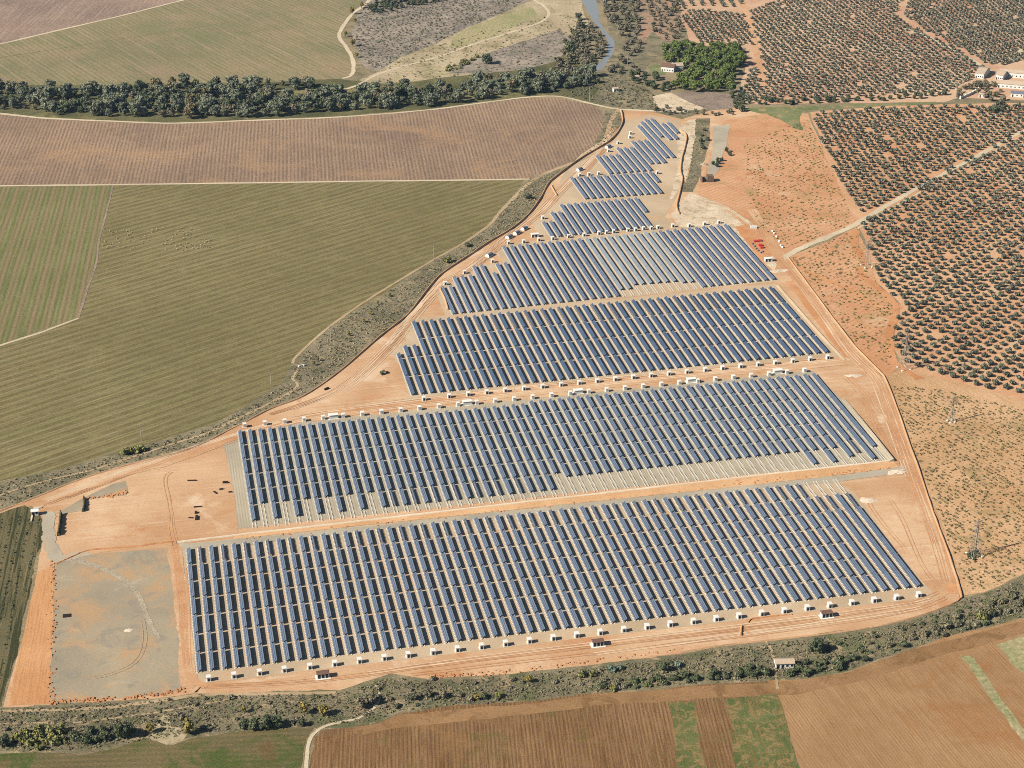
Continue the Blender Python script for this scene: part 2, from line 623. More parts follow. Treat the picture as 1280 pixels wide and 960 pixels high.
M['orange_field'] = soil('orange_fallow', (216, 158, 114), (226, 176, 134), big=60,
                         patches=[((204, 140, 98), 34, 0.52, 0.66, 0.6), ((172, 150, 98), 24, 0.54, 0.66, 0.55), ((168, 148, 96), 7, 0.58, 0.66, 0.5), ((230, 200, 162), 30, 0.58, 0.68, 0.5)], lines=[(A_ORC, 3.4, (200, 144, 100), 0.5, 1.5)], fine=1.2, fine_amt=0.2)
M['olive_soil'] = soil('red_olive_soil', (214, 162, 120), (226, 180, 138), big=80, patches=[((204, 134, 92), 40, 0.52, 0.66, 0.6), ((226, 196, 158), 26, 0.58, 0.68, 0.6)], fine=1.4, fine_amt=0.15)
M['olive_soil_far'] = soil('far_olive_soil', (214, 168, 134), (222, 186, 150), big=110, patches=[((200, 132, 98), 50, 0.54, 0.66, 0.6), ((220, 190, 150), 40, 0.54, 0.66, 0.7)], fine=2.2, fine_amt=0.15)
M['vine_soil'] = soil('young_vine_soil', (210, 164, 118), (222, 180, 136), big=45,
                      streaks=[(A_VF, 0.8, (160, 134, 88), 0.52, 0.62, 0.6)], patches=[((160, 142, 96), 20, 0.54, 0.68, 0.6), ((222, 172, 126), 26, 0.56, 0.66, 0.6)], fine=0.9, fine_amt=0.3)
M['scrub'] = soil('stream_scrub_soil', (128, 118, 92), (154, 140, 110), big=30,
                  patches=[((96, 106, 66), 12, 0.5, 0.62, 0.7), ((192, 166, 128), 8, 0.56, 0.64, 0.75), ((92, 86, 66), 5, 0.56, 0.64, 0.7)], fine=0.9, fine_amt=0.4)
M['bottom_brown'] = soil('brown_tilled_soil', (146, 112, 76), (164, 130, 92), big=50, lines=[(A_BF, 1.5, (112, 82, 54), 0.6, 0.6)],
                         streaks=[(A_BF, 0.55, (108, 76, 48), 0.48, 0.6, 0.7), (A_BF, 1.4, (172, 134, 92), 0.54, 0.64, 0.6)], patches=[((108, 112, 60), 26, 0.58, 0.68, 0.45), ((166, 126, 84), 30, 0.54, 0.66, 0.5)], fine=0.7, fine_amt=0.25)
M['headland'] = soil('headland_soil', (156, 120, 82), (172, 134, 94), big=25, patches=[((128, 96, 62), 12, 0.52, 0.62, 0.6)], fine=0.8, fine_amt=0.25)
M['bottom_tan'] = soil('tan_tilled_soil', (176, 138, 98), (190, 152, 110), big=50, lines=[(A_TF, 1.25, (158, 116, 76), 0.5, 0.5)],
                       streaks=[(A_TF, 0.6, (154, 112, 72), 0.5, 0.62, 0.7), (A_TF, 1.6, (204, 164, 118), 0.54, 0.64, 0.5)], patches=[((170, 116, 70), 38, 0.54, 0.66, 0.6)], fine=0.7, fine_amt=0.16)
M['green_patch'] = soil('sown_green', (98, 108, 62), (118, 124, 76), big=16, mid=4, streaks=[(A_BF, 1.6, (146, 116, 76), 0.5, 0.6, 0.8)], patches=[((158, 132, 90), 4, 0.5, 0.58, 0.85)], fine=0.8, fine_amt=0.3)
M['green_low'] = soil('ridged_green', (108, 98, 68), (124, 112, 78), lines=[(ang((260, 925), (350, 922)), 3.0, (140, 120, 84), 0.6, 0.6)],
                      patches=[((80, 100, 46), 22, 0.48, 0.6, 0.75), ((120, 92, 60), 16, 0.56, 0.66, 0.6)], fine=0.8, fine_amt=0.3)
M['left_green'] = soil('left_plot', (112, 104, 74), (130, 118, 86), streaks=[(ang((30, 700), (12, 800)), 2.0, (62, 66, 42), 0.48, 0.56, 0.85), (ang((30, 700), (12, 800)), 1.4, (168, 140, 100), 0.6, 0.66, 0.7)], fine=0.7, fine_amt=0.35)
M['grass'] = soil('lush_grass', (122, 130, 86), (144, 144, 100), big=18, patches=[((196, 160, 116), 9, 0.54, 0.62, 0.7)], fine=1.2)
M['slope'] = soil('eroded_slope', (160, 136, 112), (182, 152, 124), big=30, patches=[((196, 142, 108), 16, 0.54, 0.64, 0.7), ((126, 122, 94), 10, 0.52, 0.62, 0.7)], fine=2.0)
M['grey_mud'] = soil('mud_flat', (150, 132, 116), (166, 146, 126), big=40, patches=[((120, 104, 92), 20, 0.5, 0.64, 0.6)], fine=2.0)
M['pale_cut'] = soil('pale_cut_slope', (220, 196, 162), (232, 210, 178), big=14, mid=4, patches=[((176, 152, 118), 6, 0.52, 0.62, 0.7)], fine=1.2, fine_amt=0.25)
M['white_soil'] = soil('white_spoil', (230, 206, 176), (242, 222, 196), big=8, fine=0.7, fine_amt=0.12)

# --- the land
base_me = bpy.data.meshes.new('ground')
base_me.from_pydata([(-6000, -1500, 0), (6000, -1500, 0), (6000, 9000, 0), (-6000, 9000, 0)], [], [(0, 1, 2, 3)])
base_me.materials.append(M['base'])
tag(link('ground', base_me), 'dry open ground reaching beyond the fields', 'ground', None, 'structure')

ST_ = 'structure'
zone('harvested_field', [(-260, -60), (330, -60), (222, 2), (110, 29), (5, 53), (-260, 112)], M['far_pink'], 'pinkish harvested field in the top left corner above the white track', 'field')
zone('stubble_field', [(-260, 112), (5, 54), (110, 30), (222, 3), (330, -60), (520, -60), (452, 0), (432, 30), (428, 45), (436, 62), (441, 80), (438, 96), (424, 100), (300, 104), (150, 108), (0, 108), (-260, 112)], M['far_tan'], 'large tan and green stubble field beyond the tree belt', 'field')
zone('wood_floor', [(-260, 108), (0, 106), (150, 107), (300, 103), (424, 99), (470, 104), (560, 96), (660, 86), (700, 60), (745, 70), (760, 96), (742, 128), (700, 121), (660, 121), (600, 128), (530, 137), (430, 145), (330, 149), (220, 153), (150, 151), (60, 147), (0, 141), (-260, 130)], M['belt'], 'grassy ground under the riverside tree belt', 'ground')
zone('thistle_field', [(452, 0), (520, -60), (760, -60), (700, -10), (655, 4), (620, 20), (580, 36), (545, 55), (500, 72), (475, 88), (458, 86), (448, 70), (440, 45), (444, 22)], M['purple'], 'purplish thistle scrubland at the top beside the winding track', 'field')
zone('flood_plain', [(475, 88), (500, 72), (545, 55), (580, 36), (620, 20), (655, 4), (700, -20), (735, -20), (728, 10), (735, 30), (700, 50), (690, 75), (660, 86), (560, 96), (500, 104), (466, 104), (450, 100)], M['sandy'], 'sandy flood plain between the scrubland and the tree belt', 'ground')
zone('sparse_meadow', [(575, 40), (620, 22), (665, 8), (672, 20), (650, 30), (615, 46), (585, 56), (560, 60)], M['sparse_grass'], 'pale green meadow strip on the flood plain', 'field')
zone('scrub_plain', [(560, 92), (580, 80), (620, 62), (660, 50), (700, 36), (715, 50), (700, 75), (660, 86), (600, 92)], M['purple'], 'grey scrub flat below the lone tree', 'field')
zone('river_bank', [(735, -60), (900, -60), (850, -10), (852, 20), (860, 40), (850, 58), (830, 62), (800, 92), (790, 108), (820, 128), (915, 140), (915, 150), (800, 140), (742, 130), (755, 96), (742, 90), (768, 62)], M['verge'], 'scrubby river bank slope with tracks', 'ground')
zone('red_slope', [(800, 0), (852, 0), (858, 26), (850, 44), (835, 52), (815, 40), (800, 62), (796, 30)], M['slope'], 'eroded red slope above the pine grove', 'ground')
_rv = [(135, -60), (135, 0), (180, 60), (215, 130), (250, 180), (300, 235), (325, 290), (320, 350), (275, 400), (215, 440), (195, 462), (235, 476), (280, 468), (330, 420), (378, 350), (388, 290), (350, 240), (310, 190), (280, 140), (270, 70), (255, 0), (250, -60)]
rv = _rv[:9] + [(222, 446), (208, 462), (240, 470), (272, 460)] + [(x - 18, y) for x, y in _rv[13:]]
wm, nt, b = new_mat('river_water')
b.inputs['Base Color'].default_value = (0.125, 0.125, 0.112, 1)
b.inputs['Roughness'].default_value = 0.35
b.inputs['Specular IOR Level'].default_value = 0.5
gg_ = node(nt, 'ShaderNodeNewGeometry')
bp_ = node(nt, 'ShaderNodeBump')
bp_.inputs['Strength'].default_value = 0.12
nt.links.new(noise(nt, gg_.outputs['Position'], 2.0, 3.0), bp_.inputs['Height'])
nt.links.new(bp_.outputs[0], b.inputs['Normal'])
zone('river', [(700 + x / 5.333, y / 5.333) for x, y in rv], wm, 'grey green river bending down from the top edge', 'river', amp=1.0)
zone('ploughed_field', [(-260, 132), (0, 143), (60, 149), (150, 153), (220, 155), (330, 151), (430, 147), (530, 139), (600, 130), (660, 123), (700, 123), (740, 131), (752, 138), (757, 148), (752, 165), (738, 186), (715, 203), (690, 215), (660, 224), (430, 227), (140, 231), (0, 233), (-260, 236)], M['plough_brown'], 'brown ploughed field below the riverside tree belt', 'field')
zone('striped_field', [(-260, 236), (0, 234), (141, 232), (122, 325), (97, 397), (0, 432), (-260, 520)], M['green_stripe'], 'green and pink striped crop field at the left edge', 'field', amp=0.6)
zone('crop_field', [(141, 232), (430, 228), (655, 225), (640, 246), (610, 282), (566, 312), (530, 334), (470, 374), (420, 404), (370, 446), (362, 462), (355, 478), (315, 505), (262, 532), (170, 560), (80, 586), (0, 602), (-260, 640), (-260, 520), (0, 433), (97, 398), (122, 325)], M['green_field'], 'large olive green crop field with diagonal drill lines', 'field', amp=0.7)
zone('stream_verge', [(757, 138), (776, 136), (779, 154), (764, 176), (727, 199), (694, 223), (684, 233), (675, 250), (660, 270), (640, 287), (586, 321), (553, 343), (536, 361), (509, 395), (475, 422), (425, 465), (380, 496), (339, 512), (292, 536), (235, 563), (168, 580), (101, 600), (34, 627), (0, 640), (-260, 720), (-260, 640), (0, 601), (80, 585), (170, 559), (262, 531), (315, 504), (355, 477), (362, 461), (370, 445), (420, 403), (470, 373), (530, 333), (566, 311), (610, 281), (640, 245), (660, 223), (690, 214), (715, 202), (738, 185), (752, 164)], M['verge'], 'grey green verge between crop field and solar farm', 'verge')
zone('site_ground', [(776, 136), (815, 140), (852, 149), (880, 140), (920, 132), (960, 140), (1010, 142), (1030, 190), (1058, 250), (1076, 282), (1030, 300), (988, 320), (1011, 357), (1048, 407), (1072, 437), (1108, 478), (1135, 552), (1166, 640), (1201, 741), (1198, 751), (1182, 758), (1135, 775), (1065, 789), (974, 800), (894, 809), (850, 817), (761, 829), (640, 842), (536, 849), (489, 843), (468, 849), (425, 864), (330, 866), (255, 866), (195, 873), (111, 878), (60, 882), (12, 884), (4, 884), (22, 820), (45, 720), (58, 660), (40, 632), (0, 645), (0, 640), (34, 626), (101, 599), (168, 579), (235, 562), (292, 535), (339, 511), (380, 495), (425, 464), (475, 421), (509, 394), (536, 360), (553, 342), (586, 320), (640, 286), (660, 269), (675, 249), (684, 232), (694, 222), (727, 198), (764, 175), (779, 153)], M['site'], 'bare orange earth of the solar farm site', 'ground', amp=0.5)
zone('fallow_field', [(905, 150), (960, 142), (1010, 143), (1030, 190), (1058, 250), (1074, 281), (1030, 299), (985, 318), (960, 305), (935, 282), (900, 262), (870, 245), (880, 215), (895, 185)], M['orange_field'], 'orange fallow field beside the olive grove', 'field')
zone('weedy_patch', [(985, 322), (1030, 303), (1070, 284), (1085, 320), (1095, 352), (1128, 385), (1118, 420), (1120, 462), (1108, 472), (1072, 434), (1048, 404), (1011, 354)], M['orange_field'], 'orange waste ground with weeds below the farm road', 'ground')
zone('grove_ground', [(1012, 140), (1120, 132), (1300, 128), (1500, 110), (1560, 560), (1290, 508), (1180, 478), (1130, 464), (1120, 440), (1118, 400), (1130, 385), (1096, 352), (1086, 320), (1074, 282), (1058, 250), (1030, 190)], M['olive_soil'], 'reddish soil under the right hand olive grove', 'ground')
zone('far_grove_ground', [(850, 20), (860, -60), (1500, -60), (1500, 110), (1300, 126), (1200, 122), (1180, 128), (920, 130), (922, 115), (934, 78), (932, 60), (900, 56), (865, 58), (858, 40)], M['olive_soil_far'], 'reddish soil under the far olive groves', 'ground')
zone('grass_strip', [(925, 136), (950, 134.5), (1050, 131.5), (1170, 127), (1172, 129.5), (1050, 134.5), (1002, 139), (1000, 152), (1004, 163), (992, 160), (975, 150), (958, 143), (935, 139)], M['grass'], 'bright green grass strip between the two olive groves', 'grass')
zone('mud_basin', [(838, 117), (870, 114), (914, 118), (916, 136), (890, 138), (868, 132), (850, 125)], M['grey_mud'], 'grey mud basin below the pine grove', 'ground')
zone('pale_slope', [(816, 120), (838, 116), (868, 131), (885, 137), (850, 139), (828, 136), (818, 130)], M['pale_cut'], 'pale cut slope beside the mud basin', 'ground')
zone('lawn', [(811, 84), (822, 80), (832, 84), (832, 93), (822, 95), (812, 90)], M['grass'], 'small lawn beside the white farmhouse', 'grass')
zone('young_vineyard_ground', [(1106, 472), (1128, 461), (1180, 474), (1290, 503), (1560, 555), (1560, 640), (1290, 716), (1240, 738), (1206, 744), (1168, 640), (1137, 552)], M['vine_soil'], 'tan soil of the weedy young vineyard at right', 'field')
zone('stream_scrub', [(-260, 960), (-260, 905), (4, 884), (60, 882), (111, 878), (195, 873), (255, 866), (330, 866), (425, 864), (468, 849), (489, 843), (536, 849), (640, 842), (761, 829), (850, 817), (894, 809), (974, 800), (1065, 789), (1135, 775), (1182, 758), (1206, 745), (1240, 738), (1290, 715), (1560, 640), (1560, 720), (1290, 772), (1240, 784), (1180, 800), (1120, 818), (1060, 840), (1010, 848), (960, 853), (900, 856), (820, 862), (740, 868), (640, 880), (560, 886), (500, 892), (470, 905), (440, 910), (395, 910), (300, 915), (240, 922), (150, 934), (100, 944), (0, 945)], M['scrub'], 'dark scrubby stream valley along the front of the site', 'ground')
zone('ridged_field', [(-260, 1010), (-260, 945), (0, 944), (100, 943), (150, 933), (180, 922), (215, 932), (240, 921), (300, 914), (395, 909), (384, 925), (378, 960), (376, 1010)], M['green_low'], 'ridged green and brown field in the bottom left corner', 'field')
zone('tilled_field', [(384, 1010), (386, 960), (390, 925), (402, 912), (440, 909), (470, 904), (500, 891), (560, 885), (640, 879), (740, 867), (820, 861), (900, 855), (960, 852), (973, 866), (985, 905), (1000, 960), (1015, 1010)], M['bottom_brown'], 'brown tilled field along the bottom edge', 'field')
zone('tan_tilled_field', [(973, 866), (960, 852), (1010, 847), (1060, 839), (1120, 817), (1180, 799), (1240, 783), (1290, 771), (1560, 720), (1560, 1010), (1015, 1010), (1000, 960), (985, 905)], M['bottom_tan'], 'smooth tan tilled field in the bottom right corner', 'field')
zone('headland', [(500, 893), (560, 887), (640, 881), (740, 869), (820, 863), (900, 857), (960, 853), (1010, 849), (1060, 841), (1120, 819), (1180, 801), (1240, 785), (1290, 773), (1290, 790), (1240, 802), (1180, 818), (1120, 838), (1060, 856), (1000, 866), (975, 868), (900, 872), (820, 878), (740, 884), (640, 896), (560, 902), (500, 910), (450, 920), (430, 912), (470, 906)], M['headland'], 'turning headland strip along the bottom fields', 'field', amp=1.0)
zone('sown_patch', [(906, 876), (940, 870), (972, 867), (984, 906), (1001, 962), (1010, 1000), (925, 1000), (912, 920)], M['green_patch'], 'ragged green sown strip in the brown bottom field', 'field', amp=1.2)
zone('sown_patch', [(836, 880), (850, 878), (866, 878), (874, 920), (882, 965), (884, 1000), (856, 1000), (846, 925)], M['green_patch'], 'narrow green sown strip left of the ragged one', 'field', amp=0.8)
zone('left_plot', [(-260, 640), (0, 642), (30, 632), (50, 642), (54, 662), (42, 715), (20, 812), (2, 884), (-260, 905)], M['left_green'], 'dark planted plot at the left edge', 'field')

strip('stubble_strip', [(1208, 820), (1226, 845), (1250, 880), (1284, 925)], 4.0, M['sparse_grass'], 'pale stubble strip across the bottom right field', 'field')
zone('stubble_corner', [(1246, 806), (1290, 794), (1290, 850), (1272, 836)], M['sparse_grass'], 'pale stubble patch at the right end of the tan field', 'field')
zone('bare_gully', [(182, 924), (192, 910), (204, 893), (212, 893), (214, 908), (240, 912), (228, 926), (208, 932)], M['sandy'], 'bare sandy gully in the bottom left scrub', 'ground')
# --- the site's own surfaces, in row coordinates (a across, b along)
def abzone(name, pts, mat, label, amp=0.4):
    return zone(name, [W(a, b_) for a, b_ in pts], mat, label, 'ground', amp=amp, step=5.0, ground=True)


abzone('gravel_pad', [(-6, 598), (311, 597), (312, 690), (306, 708), (-6, 708)], M['gravel'], 'pale gravel under the front block of solar tables')
abzone('gravel_pad', [(20, 717), (344, 718), (344, 770), (340, 823), (28, 818), (20, 800)], M['gravelB'], 'rutted gravel under the second block of solar tables')
abzone('gravel_pad', [(118, 832), (362, 838), (362, 944), (132, 937), (130, 905), (118, 893)], M['gravel'], 'pale gravel under the third block of solar tables')
abzone('gravel_pad', [(158, 936), (366, 947), (364, 1049), (208, 1042), (207, 1012), (186, 1010), (170, 997), (158, 982)], M['gravel'], 'pale gravel under the fourth block of solar tables')
zone('gravel_pad', [(779, 152), (812, 143), (850, 151), (848, 200), (850, 240), (836, 262), (828, 284), (690, 299), (676, 280), (690, 250), (728, 208), (765, 180)], M['gravel'], 'beige levelled ground around the far solar blocks', 'ground')
abzone('gravel_pad', [(240, 1044), (330, 1050), (326, 1150), (350, 1162), (372, 1180), (392, 1225), (392, 1282), (362, 1276), (305, 1206), (280, 1160), (262, 1110), (240, 1080)], M['gravel'], 'pale gravel under the far blocks of solar tables')
zone('grey_pad', [(70, 700), (130, 692), (216, 684), (222, 740), (228, 800), (228, 862), (195, 870), (111, 876), (63, 880), (66, 790)], M['pad'], 'grey crushed stone yard left of the front block', 'ground', amp=0.5)
zone('orange_bank', [(46, 716), (68, 706), (66, 780), (62, 880), (12, 882), (22, 830)], M['orange_strip'], 'raked orange earth strip at the left of the grey yard', 'ground', amp=0.6)
zone('grey_hardstanding', [(70, 642), (102, 624), (140, 606), (156, 601), (160, 612), (158, 619), (128, 622), (106, 625), (104, 638), (78, 643)], M['pad'], 'grey stone hardstanding by the upper left entrance', 'ground', amp=0.4)
zone('excavated_pit', [(76, 652), (80, 642), (104, 641), (107, 626), (160, 620), (164, 604), (205, 586), (280, 558), (290, 600), (298, 668), (222, 677), (130, 690), (90, 695), (76, 690)], M['site'], 'orange levelled earth platform left of the second block', 'ground', amp=0.5)
zone('orange_patch', [(452, 455), (482, 432), (500, 460), (512, 496), (470, 505), (425, 515), (395, 505), (430, 480)], M['site'], 'pale orange waste patch left of the third block', 'ground', amp=0.8)
zone('work_yard', [(862, 240), (905, 256), (938, 278), (952, 300), (975, 322), (968, 340), (905, 282), (850, 284), (838, 268)], M['pale_cut'], 'pale work yard above the fourth block', 'ground', amp=0.8)
zone('dug_earth', [(918, 284), (935, 280), (955, 296), (968, 318), (955, 330), (940, 312)], M['dark_orange'], 'dark orange dug earth beside the fourth block', 'ground', amp=0.6)
zone('dug_earth', [(982, 352), (996, 350), (1062, 440), (1066, 448), (1058, 450)], M['dark_orange'], 'dark orange slope right of the third block', 'ground', amp=0.5)
zone('dug_earth', [(1012, 470), (1038, 462), (1072, 452), (1100, 478), (1122, 540), (1134, 580), (1118, 574), (1062, 502)], M['site'], 'orange triangle of earth right of the second block', 'ground', amp=0.5)
zone('dug_earth', [(1068, 612), (1100, 598), (1136, 590), (1160, 650), (1192, 738), (1176, 748), (1150, 726), (1100, 660)], M['site'], 'orange triangle of earth right of the front block', 'ground', amp=0.5)
zone('dark_verge', [(1152, 600), (1164, 640), (1198, 742), (1186, 742), (1160, 668), (1146, 610)], M['dark_orange'], 'dark orange roadside strip at the right perimeter', 'ground', amp=0.3)
zone('cutting', [(848, 162), (862, 150), (876, 150), (868, 190), (858, 222), (848, 238), (838, 250), (846, 215)], M['pale_cut'], 'pale eroded cutting right of the top solar rows', 'ground', amp=0.8)
zone('ditch_scrub', [(870, 148), (888, 148), (886, 180), (876, 215), (866, 240), (852, 240), (862, 210), (868, 180)], M['verge'], 'grey scrub ditch right of the pale cutting', 'ground', amp=0.8)
zone('grey_lane', [(892, 158), (912, 155), (908, 180), (898, 214), (890, 222), (884, 214), (890, 190)], M['greyroad'], 'grey lane beside the ditch', 'road', amp=0.6)
# roads, tracks
strip('track', [(-120, 82), (5, 54), (60, 41), (150, 20), (222, 2), (260, -8)], 3.2, M['track'], 'white straight track across the top left fields', 'track')
strip('track', [(470, -14), (458, 4), (440, 18), (427, 36), (424, 46), (432, 58), (440, 72), (442, 86), (438, 95), (428, 98)], 3.4, M['track'], 'pale winding track at the edge of the thistle field', 'track')
strip('track', [(430, 112), (448, 106), (470, 94), (500, 84), (545, 72), (590, 56), (640, 40), (675, 28), (686, 18), (680, 8), (668, 0), (655, -12)], 3.0, M['track'], 'pale sandy track crossing the flood plain', 'track')
strip('track', [(-120, 130), (0, 142), (60, 148), (150, 152), (220, 154), (330, 150), (430, 146), (530, 138), (600, 129), (660, 121.5), (700, 121), (740, 130), (770, 136), (800, 138), (860, 140)], [4, 3, 3, 3, 4], M['track'], 'pale track between tree belt and brown field', 'track')
strip('track', [(-120, 236), (0, 232.5), (140, 231), (430, 227), (560, 225.5), (662, 224)], 2.6, M['track'], 'thin pale line between brown and green fields', 'track')
strip('track', [(-120, 474), (0, 432), (50, 416), (98, 398)], 1.8, M['track'], 'thin pale track below the striped field', 'track')
strip('furrow', [(141, 233), (134, 262), (124, 300), (120, 330), (108, 365), (98, 397)], 1.4, M['far_pink'], 'brown furrow at the right edge of the striped field', 'track')
strip('track', [(774, 137), (764, 151), (758, 170), (747, 188), (726, 200), (704, 208), (680, 218), (660, 230), (640, 250), (626, 264), (613, 280), (590, 297), (569, 310), (549, 321), (500, 350), (455, 378), (410, 410), (372, 444), (366, 454)], [3.6, 3.6, 3, 2.2, 1.8, 1.6], M['tan_track'], 'tan track along the edge of the crop field', 'track')
strip('track', [(376, 458), (366, 472), (372, 482), (360, 492), (330, 508), (300, 522), (262, 540), (200, 560), (120, 586), (40, 606), (-60, 640)], [1.4, 2.0, 1.6, 1.4], M['tan_track'], 'narrow tan path winding down the verge', 'track')
strip('farm_road', [(978, 324), (1000, 311), (1030, 298), (1068, 281), (1110, 256), (1160, 228), (1220, 196), (1290, 158)], [5, 4.5, 4, 3.5], M['track'], 'straight pale farm road through the olive grove', 'road')
strip('farm_road', [(1072, 286), (1112, 262), (1162, 234), (1222, 202), (1292, 164)], 1.6, M['track'], 'thin pale edge line beside the farm road', 'road')
strip('grove_track', [(925, 0), (935, 20), (940, 40), (948, 75), (955, 110), (950, 128)], 5.0, M['olive_soil'], 'red dirt track through the far olive grove', 'track')
strip('grove_track', [(1130, 36), (1150, 42), (1190, 62), (1226, 82), (1240, 92)], 5.0, M['track'], 'pale track leading to the farm buildings', 'track')
strip('grove_track', [(1290, 52), (1275, 66), (1268, 78)], 5.0, M['track'], 'short pale track at the top right edge', 'track')
strip('weed_track', [(986, 326), (1010, 340), (1060, 362), (1100, 384), (1128, 400)], 4.0, M['dark_orange'], 'reddish wheel track across the weedy patch', 'track')
strip('weed_track', [(1070, 288), (1068, 305), (1080, 326), (1074, 340), (1092, 356), (1118, 382), (1112, 420), (1118, 452), (1150, 474)], 5.0, M['dark_orange'], 'reddish track curving along the grove edge', 'track')
strip('perimeter_road', [(940, 262), (958, 290), (972, 320), (1000, 354), (1036, 402), (1062, 438), (1094, 470), (1104, 488), (1122, 536), (1134, 570), (1150, 614), (1170, 668), (1190, 730)], [6, 6, 7, 7, 8], M['site'], 'orange perimeter road on the right of the site', 'road')
strip('site_road', [(40, 632), (90, 612), (160, 590), (215, 575), (285, 548), (300, 536), (380, 524), (480, 510), (600, 497), (760, 480), (900, 466), (1010, 456), (1068, 450)], [9, 8, 7, 8, 9, 9], M['site'], 'orange service road between second and third blocks', 'road')
strip('site_road', [(222, 684), (330, 675), (460, 661), (640, 642), (800, 625), (960, 608), (1060, 597), (1136, 585)], [5.5, 5.5, 5.5, 6], M['greyroad'], 'grey service road between first and second blocks', 'road', ground=False)
strip('site_road', [(62, 640), (60, 665), (64, 685), (76, 698), (110, 690)], 6.0, M['greyroad'], 'grey curved entrance road at the left', 'road')
strip('pad_track', [(88, 700), (115, 706), (150, 722), (172, 742), (185, 772), (200, 800)], [3, 2.6, 1.6], M['pad_track'], 'pale curved wheel track across the grey yard', 'track')
strip('yard_edge', [(218, 682), (226, 740), (232, 800), (236, 852), (250, 860)], 6.0, M['site'], 'orange strip between grey yard and front block', 'track')
strip('field_lane', [(382, 975), (384, 940), (389, 922), (404, 909), (425, 903), (448, 898), (468, 884), (474, 870), (470, 856)], [1.4, 1.4, 1.2], M['track'], 'thin pale lane between the two bottom left fields', 'track')
strip('gully_path', [(956, 800), (964, 812), (968, 826), (970, 845), (972, 862)], 1.1, M['tan_track'], 'pale path down to the small white house', 'track')
strip('lower_path', [(-40, 908), (30, 904), (90, 904), (140, 898), (200, 890), (300, 872)], 1.1, M['tan_track'], 'pale footpath above the reeds', 'track')
strip('perimeter_path', [(-20, 890), (60, 888), (140, 884), (200, 876), (255, 869), (330, 868), (420, 866)], 2.0, M['tan_track'], 'tan path along the front perimeter', 'track')

M['rut'] = soil('wheel_rut_earth', (208, 152, 108), (220, 170, 126), big=20, fine=0.8, fine_amt=0.2)
M['pad_rut'] = soil('yard_rut', (190, 160, 124), (196, 168, 132), big=10, fine=0.8)
M['rut_pale'] = soil('pale_rut_earth', (234, 200, 162), (240, 210, 174), big=20, fine=0.8, fine_amt=0.15)


def ruts(px, n, spread, mat, label, w=0.45, seed=0, wander=1.0):
    base = spline(gl(px), 14)
    d = np.gradient(base, axis=0)
    d /= np.linalg.norm(d, axis=1)[:, None] + 1e-9
    nr = np.stack([-d[:, 1], d[:, 0]], 1)
    r = np.random.default_rng(seed + len(px))
    VS, FS, n0 = [], [], 0
    t = np.linspace(0, 1, len(base))
    z = zlayer()
    for k in range(n):
        a0, a1 = sorted(r.uniform(-0.15, 1.15, 2))
        if a1 - a0 < 0.25:
            a0, a1 = a0 - 0.2, a1 + 0.2
        m_ = (t >= a0) & (t <= a1)
        if m_.sum() < 4:
            continue
        off = r.uniform(-spread, spread) + wander * np.sin(t * r.uniform(3, 9) + r.uniform(0, 6))
        for s in (-0.8, 0.8):
            c = (base + nr * (off + s)[:, None])[m_]
            nn = nr[m_]
            ww = w / 2 * (1 + sm(r.normal(0, 0.4, len(c))))
            ww[0] = ww[-1] = 0.05
            q = np.zeros((2 * len(c), 3))
            q[0::2, :2], q[1::2, :2], q[:, 2] = c + nn * ww[:, None], c - nn * ww[:, None], z + k * 0.0004
            i = np.arange(len(c) - 1) * 2
            VS.append(q)
            FS.append(np.stack([i, i + 1, i + 3, i + 2], 1) + n0)
            n0 += len(q)
    return tag(link('wheel_ruts', np_mesh('wheel_ruts', np.concatenate(VS), np.concatenate(FS), mat)), label, 'ruts', None, 'structure')


ruts([(250, 862), (400, 855), (560, 836), (760, 812), (960, 786), (1120, 762), (1180, 745)], 3, 5.5, M['rut'], 'reddish wheel ruts along the front perimeter', 0.5, 1)
ruts([(250, 860), (400, 850), (560, 830), (760, 806), (960, 780), (1120, 758), (1170, 748)], 2, 5.0, M['rut_pale'], 'pale wheel ruts along the front perimeter', 0.5, 2)
ruts([(60, 630), (160, 592), (285, 549), (380, 522), (480, 508), (600, 494), (760, 477), (900, 463), (1010, 454), (1068, 449)], 7, 4.0, M['rut'], 'reddish wheel ruts on the middle service road', 0.5, 3)
ruts([(60, 630), (160, 592), (285, 549), (380, 522), (480, 508), (600, 494), (760, 477), (900, 463), (1010, 454), (1068, 449)], 7, 4.0, M['rut_pale'], 'pale wheel ruts on the middle service road', 0.5, 4)
ruts([(940, 262), (958, 290), (972, 320), (1000, 354), (1036, 402), (1062, 438), (1094, 470), (1104, 488), (1122, 536), (1134, 570), (1150, 614), (1170, 668), (1188, 730)], 4, 3.0, M['rut_pale'], 'pale wheel ruts on the right perimeter road', 0.5, 5)
ruts([(940, 262), (958, 290), (972, 320), (1000, 354), (1036, 402), (1062, 438), (1094, 470), (1104, 488), (1122, 536), (1134, 570), (1150, 614), (1170, 668), (1188, 730)], 8, 3.4, M['rut'], 'reddish wheel ruts on the right perimeter road', 0.5, 6)
ruts([(212, 590), (206, 600), (214, 630), (217, 660), (222, 690), (230, 760), (236, 840), (260, 858)], 8, 2.0, M['rut'], 'reddish wheel ruts crossing the orange platform', 0.45, 7)
ruts([(770, 160), (740, 200), (700, 240), (680, 262), (640, 295), (590, 335), (555, 355), (520, 392), (480, 440), (420, 490), (340, 520)], 10, 3.5, M['rut'], 'reddish wheel ruts along the left perimeter', 0.45, 8)
ruts([(770, 160), (740, 200), (700, 240), (680, 262), (640, 295), (590, 335), (555, 355), (520, 392), (480, 440), (420, 490), (340, 520)], 8, 3.5, M['rut_pale'], 'pale wheel ruts along the left perimeter', 0.45, 9)
